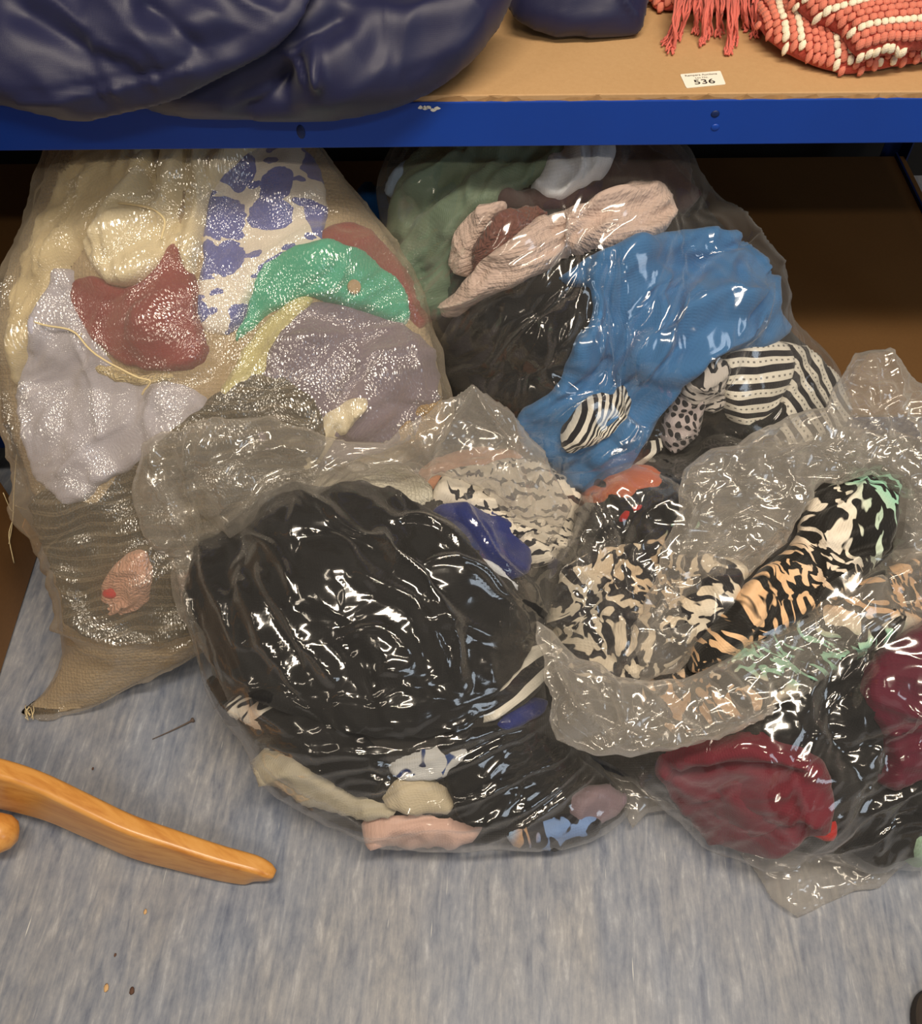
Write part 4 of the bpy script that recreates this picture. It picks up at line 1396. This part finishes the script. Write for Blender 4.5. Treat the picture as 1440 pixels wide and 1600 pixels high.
g4('mint_print_shirt', [(1000, 850), (1030, 810), (1085, 800), (1110, 850), (1060, 900), (1010, 905)], C['animal3'], 'black top with mint spots behind the cream animal print', 'clothing', layer=4, thick=.006, amp=.008)
g4('animal_print_skirt', [(985, 1070), (1060, 1050), (1200, 985), (1380, 885), (1500, 840), (1520, 920), (1320, 1045), (1210, 1105), (1070, 1150), (990, 1140)], C['animal'], 'animal print skirt seen through the rolled film edge', 'skirt', layer=2, thick=.008, amp=.010, wl=.06, uvrot=.6)
g4('black_shirt', [(1170, 1150), (1235, 1085), (1330, 1020), (1360, 1050), (1385, 1160), (1350, 1240), (1300, 1260), (1280, 1190)], C['black'], 'black top between the two wine coloured garments', 'clothing', layer=2, thick=.006, amp=.010)
g4('berry_jersey', [(1010, 1190), (1075, 1160), (1180, 1138), (1275, 1170), (1306, 1222), (1295, 1290), (1200, 1316), (1110, 1312), (1055, 1260)], C['berry'], 'berry red jersey at the front of the open bag', 'jersey', layer=3, thick=.012, amp=.009, ang=.2, wl=.06, ridges=[([(1060, 1200), (1140, 1185), (1230, 1190), (1290, 1225)], .007, -.014), ([(1070, 1180), (1170, 1160), (1260, 1180)], .010, .010), ([(1240, 1240), (1280, 1260), (1290, 1290)], .007, .010), ([(1230, 1220), (1260, 1290)], .006, -.010)])
g4('berry_sleeve', [(1105, 1235), (1130, 1205), (1200, 1215), (1235, 1250), (1220, 1290), (1150, 1300), (1110, 1275)], C['berry'], 'berry red sleeve balled up on the berry red jersey', 'clothing', layer=6, thick=.014, amp=.006, rad=.03)
g4('wine_jersey', [(1330, 1060), (1400, 985), (1520, 940), (1570, 1090), (1470, 1200), (1365, 1245), (1385, 1160), (1345, 1120)], C['wine'], 'dark wine jersey at the right edge of the open bag', 'jersey', layer=4, thick=.014, amp=.014, wl=.07)
g4('black_trousers', [(1300, 1300), (1355, 1240), (1450, 1200), (1560, 1110), (1560, 1230), (1480, 1300), (1400, 1340), (1320, 1335)], C['black'], 'black trousers at the lower right of the open bag', 'trousers', layer=3, thick=.006, amp=.010)
g4('scarlet_hem', [(1245, 1302), (1290, 1284), (1316, 1288), (1300, 1312)], C['redc'], 'thin scarlet hem at the bottom of the open bag', 'clothing', layer=4, amp=.002, rad=.008)
g4('mint_cloth', [(1400, 1340), (1425, 1290), (1480, 1260), (1490, 1300), (1430, 1345)], C['mint'], 'pale mint cloth at the lower right edge of the open bag', 'clothing', layer=5, thick=.004, amp=.004, rad=.01)
_q = B4.hit([(1100, 1010), (1340, 770)])
_q = _q @ np.array([math.cos(.75), math.sin(.75)])
C['sleeve'] = cloth('animal_print_sleeve', p_animal((.014, .013, .012, 1), [rgb(152, 204, 180), rgb(234, 224, 208), rgb(228, 188, 146)], 92, 50, .535, lo0=.10, lo2=.62, grad=(float(_q[0]), float(_q[1]))), var=.04, rough=.6)
HOLE = [(1245, 800), (1275, 758), (1360, 742), (1392, 775), (1385, 868), (1300, 925), (1200, 978), (1115, 1036), (1062, 1052), (1095, 990), (1175, 900), (1232, 852)]
g4('animal_print_sleeve', [(1250, 800), (1278, 757), (1360, 743), (1400, 775), (1395, 860), (1320, 935), (1210, 990), (1120, 1045), (1060, 1056), (1092, 990), (1172, 900), (1234, 852)], C['sleeve'],
   'animal print sleeve in black, peach and mint poking out of the open bag', 'sleeve', layer=6, thick=.020, amp=.010, ang=.75, wl=.06, rad=.03, uvrot=.75, ridges=[([(1245, 850), (1300, 870), (1390, 850)], .006, -.008), ([(1180, 930), (1250, 880)], .006, -.006)])

bag4 = empty('clear_bag', tuple(B4.O))
tag(bag4, 'open clear plastic bag at the right with animal print and berry red clothes', 'bag')
into(skin('bag_film', B4, F_clear, bag4, .003, .003, noise=.003, wl=.07, stretch=4, ang=.5, crum=.34, cell=.05, seed=93, hole=HOLE, tight=8,
    zones=[(1380, 1080, .12, .9, .026, 4, .007), (1180, 1250, .14, -.4, .02, 6, .004), (1350, 1290, .14, .6, .018, 8, .004)], ridges=[
    ([(1180, 1140), (1190, 1210), (1240, 1260)], .005, .007), ([(1060, 1250), (1110, 1290), (1200, 1305)], .005, .007), ([(1040, 1200), (1070, 1240), (1120, 1275)], .005, .007), ([(1270, 1190), (1250, 1240), (1230, 1290)], .005, .007),
    ([(1350, 1060), (1390, 1090), (1370, 1150)], .007, .009), ([(1340, 1130), (1400, 1080), (1440, 1090)], .006, .009), ([(1250, 1120), (1280, 1150), (1260, 1160)], .005, .008), ([(1360, 1000), (1370, 1060)], .006, .009),
    ([(1280, 1300), (1380, 1230), (1480, 1180)], .005, .006), ([(1150, 1310), (1300, 1310), (1420, 1260)], .005, .006), ([(1000, 1190), (1060, 1260)], .005, .006)]), bag4)
LF4 = frame((1150, 960), .262, 30)
into(sheet('bag_flap', LF4, [(842, 960), (858, 880), (925, 772), (978, 725), (1040, 745), (1085, 800), (1060, 900), (1010, 1000), (960, 1060), (900, 1045)], F_clear, bag4, H=.035, HB=.01, crum=.7, cell=.06, noise=.006, wl=.05, ang=.9, seed=105, both=False, ridges=[
    ([(925, 772), (950, 815), (962, 845)], .006, .014), ([(962, 845), (975, 920), (990, 960)], .006, .010), ([(978, 725), (930, 765)], .005, .010)]), bag4)
into(sheet('bag_mouth', LF4, [(1000, 1070), (985, 980), (1030, 880), (1062, 800), (1070, 735), (1110, 705), (1150, 700), (1205, 668), (1290, 640), (1335, 556), (1382, 552), (1440, 600), (1540, 650), (1540, 850), (1392, 880), (1394, 775), (1362, 740), (1278, 752), (1240, 800), (1228, 850), (1170, 900), (1092, 990), (1062, 1050)], F_loose, bag4, H=.035, HB=.012, crum=1.1, cell=.06, noise=.006, wl=.05, ang=.9, seed=95, sp=.003, ridges=[
    ([(925, 772), (950, 815), (962, 845)], .005, .010), ([(962, 845), (975, 920), (990, 960)], .006, .008), ([(1335, 558), (1300, 610), (1270, 640)], .005, .010), ([(1380, 560), (1420, 640), (1440, 700)], .006, .010), ([(1440, 610), (1380, 640), (1330, 690)], .005, .010),
    ([(1090, 760), (1070, 740), (1120, 730)], .005, .008), ([(1200, 720), (1260, 700), (1340, 720)], .006, .010), ([(1120, 820), (1180, 800), (1230, 830)], .005, .009), ([(1100, 900), (1160, 850)], .005, .009)]), bag4)
LF4b = frame((1150, 1110), .232, 24, 8)
into(sheet('bag_lip', LF4b, [(838, 970), (880, 1010), (960, 1060), (1060, 1062), (1120, 1040), (1210, 982), (1320, 922), (1395, 862), (1560, 820), (1560, 905), (1360, 1020), (1240, 1095), (1110, 1152), (1010, 1172), (930, 1180), (870, 1155), (848, 1060)], F_loose, bag4,
      H=.032, HB=.01, crum=.9, cell=.06, noise=.006, wl=.06, ang=.5, seed=97, sp=.003, ridges=[([(1060, 1080), (1180, 1020), (1330, 940), (1440, 890)], .008, .012), ([(1000, 1165), (1130, 1135), (1260, 1070)], .006, .010), ([(870, 1040), (900, 1100), (960, 1160)], .006, .010), ([(900, 1000), (960, 1080), (980, 1150)], .006, .008)]), bag4)
LF4c = frame((1260, 1420), .006, 6)
into(sheet('bag_tail', LF4c, [(1140, 1312), (1300, 1330), (1410, 1335), (1420, 1345), (1370, 1388), (1300, 1408), (1245, 1434), (1205, 1405), (1180, 1360)], F_loose, bag4, H=.018, HB=.004, crum=.8, cell=.035, noise=.005, wl=.03, seed=99, sp=.0035), bag4)
LF4d = frame((985, 1290), .02, 10)
into(sheet('bag_corner', LF4d, [(940, 1200), (1040, 1240), (1060, 1265), (1010, 1270), (988, 1294), (970, 1260)], F_loose, bag4, H=.02, HB=.004, crum=.6, cell=.03, noise=.004, wl=.03, seed=101, sp=.0035), bag4)

# ================================================================== things around the bags
# dark blue fleece between the two rear bags
pb = Pile(frame((590, 400), .25, 60), [(545, 320), (560, 282), (580, 275), (590, 300), (604, 272), (640, 268), (660, 420), (620, 440), (575, 400)], .05, .05, .01, 111)
o = pillow_part('blue_fleece', pb, C['petrol'], None, .006, .008, .05)
tag(o, 'deep blue fleece in the shadow between the woven sack and the rear bag', 'clothing')

# cardboard box at the left edge
M_card = chipboard_mat('brown_cardboard', rgb(138, 98, 54), rgb(112, 78, 42))
M_cardedge = plain('torn_cardboard', rgb(186, 128, 66), .85, .25, 60)
bx = empty('cardboard_box', (-.86, .6, 0))
tag(bx, 'brown cardboard box with frayed edge at the left side of the photo', 'box')
BX = Matrix.Translation((.86, -.6, 0))
X1 = -.655
for nm, b in (('side_panel', (X1 - .005, X1, .36, .816, .004, .40)), ('side_panel', (-1.06, -1.055, .36, .816, .004, .40)), ('end_panel', (-1.055, X1 - .005, .811, .816, .004, .40)), ('end_panel', (-1.055, X1 - .005, .36, .365, .004, .40)), ('bottom_panel', (-1.055, X1 - .005, .365, .811, .004, .010))):
    o = bm_obj(nm, box_bm(*b, .0012), M_card, bx)
    o.matrix_parent_inverse = BX
o = bm_obj('torn_edge', box_bm(X1 - .001, X1 + .0012, .800, .8165, .004, .07, .0005), M_cardedge, bx)
o.matrix_parent_inverse = BX
paths = []
rng = random.Random(3)
for (P2) in ([(5, 770), (16, 795), (22, 800)], [(26, 710), (22, 760), (20, 810), (14, 850)], [(44, 838), (56, 836), (63, 829)], [(24, 790), (34, 794), (42, 797)], [(20, 812), (14, 838), (22, 880)]):
    q = []
    for (x, y) in P2:
        d = rays([(x, y)])[0]
        q.append(CAM + d * ((X1 + .003 - CAM[0]) / d[0]))
    paths.append(smooth_path(q, 10))
o = link('torn_fibre', tube_mesh('torn_fibre', paths, [.0008] * len(paths), 4), bx, C['frill'])
o.matrix_parent_inverse = BX

# curved wooden leg of a stand at the lower left
def wood_mat():
    t = NT('varnished_beech')
    ob = t.obj((1, 1, 1), (0, 0, R(25)))
    st = t.n('Mapping', {0: ob, 3: (6, 90, 90)})
    n = t.n('TexNoise', {'Vector': st, 'Scale': 1.0, 'Detail': 5.0, 'Roughness': .6, 'Distortion': .4})
    c = t.ramp(n, [(.3, rgb(190, 124, 54)[:3]), (.52, rgb(214, 152, 76)[:3]), (.75, rgb(224, 166, 92)[:3])])
    p = t.n('BsdfPrincipled', {'Base Color': (c, 0), 'Roughness': .38, 'Coat Weight': .35, 'Coat Roughness': .2})
    return t.finish(p)


M_wood = wood_mat()
stand = empty('wooden_stand', (-.80, .50, 0))
tag(stand, 'curved orange varnished wooden leg of a stand at the lower left', 'stand')
SI = Matrix.Translation((.80, -.50, 0))
spine = [(428, 1366, .030), (400, 1352, .042), (340, 1335, .056), (270, 1312, .072), (200, 1288, .088), (130, 1255, .102), (60, 1222, .114), (0, 1202, .124), (-70, 1186, .134), (-140, 1176, .142)]
S3 = smooth_path([at_z(x, y, z) for x, y, z in spine], 60)
Tn = np.gradient(S3, axis=0)
Tn /= np.linalg.norm(Tn, axis=1)[:, None]
wid = np.interp(np.linspace(0, 1, len(S3)), [0, .04, .12, .35, .7, 1], [.012, .019, .023, .024, .025, .026])
dep = np.interp(np.linspace(0, 1, len(S3)), [0, .04, .12, .35, .7, 1], [.018, .034, .050, .072, .092, .098])
prof = []
K = 6
for (sx, sy) in ((1, 1), (-1, 1), (-1, -1), (1, -1)):
    for k in range(K):
        a = math.pi / 2 * k / (K - 1) + {(1, 1): 0, (-1, 1): math.pi / 2, (-1, -1): math.pi, (1, -1): 1.5 * math.pi}[(sx, sy)]
        prof.append((sx, sy, math.cos(a), math.sin(a)))
V, F = [], []
tw = R(-10)
for i, p in enumerate(S3):
    t = Tn[i]
    up = np.array([0, 0, 1.0]) - t * t[2]
    up /= np.linalg.norm(up)
    sd = np.cross(up, t)
    sd /= np.linalg.norm(sd)
    # top face leans away from the viewer
    A = sd * math.cos(tw) - up * math.sin(tw)
    Bv = sd * math.sin(tw) + up * math.cos(tw)
    hw, hd = wid[i] / 2, dep[i] / 2
    r = min(.006, hw * .6)
    for (sx, sy, cx, cy) in prof:
        V.append(p + A * (sx * (hw - r) + cx * r) + Bv * (sy * (hd - r) + cy * r - hd + r))
n = len(prof)
for i in range(len(S3) - 1):
    for k in range(n):
        F.append((i * n + k, i * n + (k + 1) % n, (i + 1) * n + (k + 1) % n, (i + 1) * n + k))
me = bpy.data.meshes.new('leg')
V = np.array(V)
V[:, 2] = np.maximum(V[:, 2], .001)
me.from_pydata([tuple(v) for v in V], [], F + [tuple(range(n))[::-1], tuple(range((len(S3) - 1) * n, len(S3) * n))])
bm = bmesh.new()
bm.from_mesh(me)
bmesh.ops.recalc_face_normals(bm, faces=bm.faces[:])
bm.to_mesh(me)
bm.free()
for p in me.polygons:
    p.use_smooth = len(p.vertices) == 4
o = link('leg', me, stand, M_wood)
o.matrix_parent_inverse = SI


def lathe(name, prof, loc, mat, parent, inv=None, seg=28, rot=None):
    bm = bmesh.new()
    rings = []
    for r, z in prof:
        rings.append([bm.verts.new((r * math.cos(2 * math.pi * k / seg), r * math.sin(2 * math.pi * k / seg), z)) for k in range(seg)])
    for a, b in zip(rings, rings[1:]):
        for k in range(seg):
            bm.faces.new((a[k], a[(k + 1) % seg], b[(k + 1) % seg], b[k]))
    bm.faces.new(rings[0][::-1])
    bm.faces.new(rings[-1])
    m = Matrix.Translation(Vector(loc))
    if rot is not None:
        m = m @ rot
    bm.transform(m)
    o = bm_obj(name, bm, mat, parent, True)
    if inv is not None:
        o.matrix_parent_inverse = inv
    return o


kp = at_z(-6, 1302, .06)
lathe('turned_knob', [(.001, -.026), (.012, -.024), (.020, -.016), (.024, -.004), (.022, .008), (.015, .015), (.010, .018), (.010, .06)], kp, M_wood, stand, SI, rot=Matrix.Rotation(R(-62), 4, 'Y') @ Matrix.Rotation(R(14), 4, 'X'))
pc = S3[-1]
lathe('centre_post', [(.030, .002), (.034, .01), (.030, .05), (.026, .08), (.034, .11), (.036, .16), (.028, .20), (.022, .26), (.020, .60), (.024, .62), (.018, .66)], (pc[0] - .028, pc[1] + .004, 0), M_wood, stand, SI)

# toe of a dark shoe at the lower right
M_shoe = plain('dark_brown_leather', rgb(86, 74, 66), .5, .15, 60, .4, .15)
M_sole = plain('rubber_sole', rgb(66, 58, 52), .8, .1)
shoe = empty('shoe', (.566, .052, 0))
tag(shoe, 'dark brown shoe toe at the lower right corner', 'shoe')
bm = bmesh.new()
SO = [(.0, .135), (.022, .130), (.040, .112), (.049, .08), (.050, .04), (.043, -.02), (.038, -.08), (.036, -.12), (.022, -.145), (0, -.15), (-.022, -.145), (-.036, -.12), (-.038, -.08), (-.042, -.02), (-.048, .04), (-.047, .08), (-.038, .112), (-.022, .130)]
SO = chaikin(np.array(SO), 2)
ring = []
for k, (sc, z) in enumerate([(.97, 0), (1, .004), (1, .020), (.97, .024)]):
    ring.append([bm.verts.new((x * sc, y * sc, z)) for x, y in SO])
for a, b in zip(ring, ring[1:]):
    for k in range(len(SO)):
        bm.faces.new((a[k], a[(k + 1) % len(SO)], b[(k + 1) % len(SO)], b[k]))
bm.faces.new(ring[0])
bm.faces.new(ring[-1])
bmesh.ops.recalc_face_normals(bm, faces=bm.faces[:])
bm_obj('sole', bm, M_sole, shoe, False)
bm = bmesh.new()
ring = []
for k in range(9):
    u = k / 8
    sc = math.cos(u * 1.35) * .97
    row = []
    for x, y in SO:
        zz = .022 + (.045 + .03 * np.clip((.02 - y) / .12, 0, 1)) * math.sin(u * 1.5)
        row.append(bm.verts.new((x * max(sc, .3), y * (.55 + .45 * max(sc, .2)) - .02 * u, zz)))
    ring.append(row)
for a, b in zip(ring, ring[1:]):
    for k in range(len(SO)):
        bm.faces.new((a[k], a[(k + 1) % len(SO)], b[(k + 1) % len(SO)], b[k]))
bm.faces.new(ring[-1])
bmesh.ops.recalc_face_normals(bm, faces=bm.faces[:])
bm_obj('upper', bm, M_shoe, shoe, True)
shoe.rotation_euler = (0, 0, R(12))

# litter on the floor
M_twig = plain('dry_stalk', rgb(96, 84, 78), .8)
M_crumb = plain('tan_crumb', rgb(206, 168, 120), .8)
M_crumbd = plain('brown_crumb', rgb(92, 66, 54), .8)
P = smooth_path([at_z(238, 1155, .002), at_z(265, 1143, .003), at_z(290, 1131, .0035), at_z(303, 1124, .003)], 14)
o = link('dry_stalk', tube_mesh('dry_stalk', [P], [np.interp(np.linspace(0, 1, len(P)), [0, .85, .93, 1], [.0006, .0014, .004, .003])], 6), None, M_twig)
tag(o, 'thin brown dry stalk on the floor below the woven sack', 'stalk')
for k, (x, y, mt, sz, lb_) in enumerate([(166, 1544, M_crumb, .0028, 'tan crumb on the floor near the lower left corner'), (206, 1548, M_crumbd, .0030, 'brown crumb right of the tan crumb on the floor'),
                                         (145, 1201, M_crumbd, .0014, 'tiny dark speck above the wooden leg'), (227, 1425, M_crumb, .0020, 'tiny pale crumb below the wooden leg'), (180, 1492, M_crumbd, .0014, 'tiny dark speck above the two crumbs')]):
    bm = bmesh.new()
    bmesh.ops.create_icosphere(bm, subdivisions=2, radius=sz)
    rng = random.Random(k)
    p = at_z(x, y, sz * .5)
    for v in bm.verts:
        v.co *= rng.uniform(.75, 1.15)
        v.co.y *= 1.7
        v.co.z *= .55
        v.co += Vector((p[0], p[1], sz * .62))
    tag(bm_obj('crumb', bm, mt, None, True), lb_, 'crumb', 'crumbs on the floor')
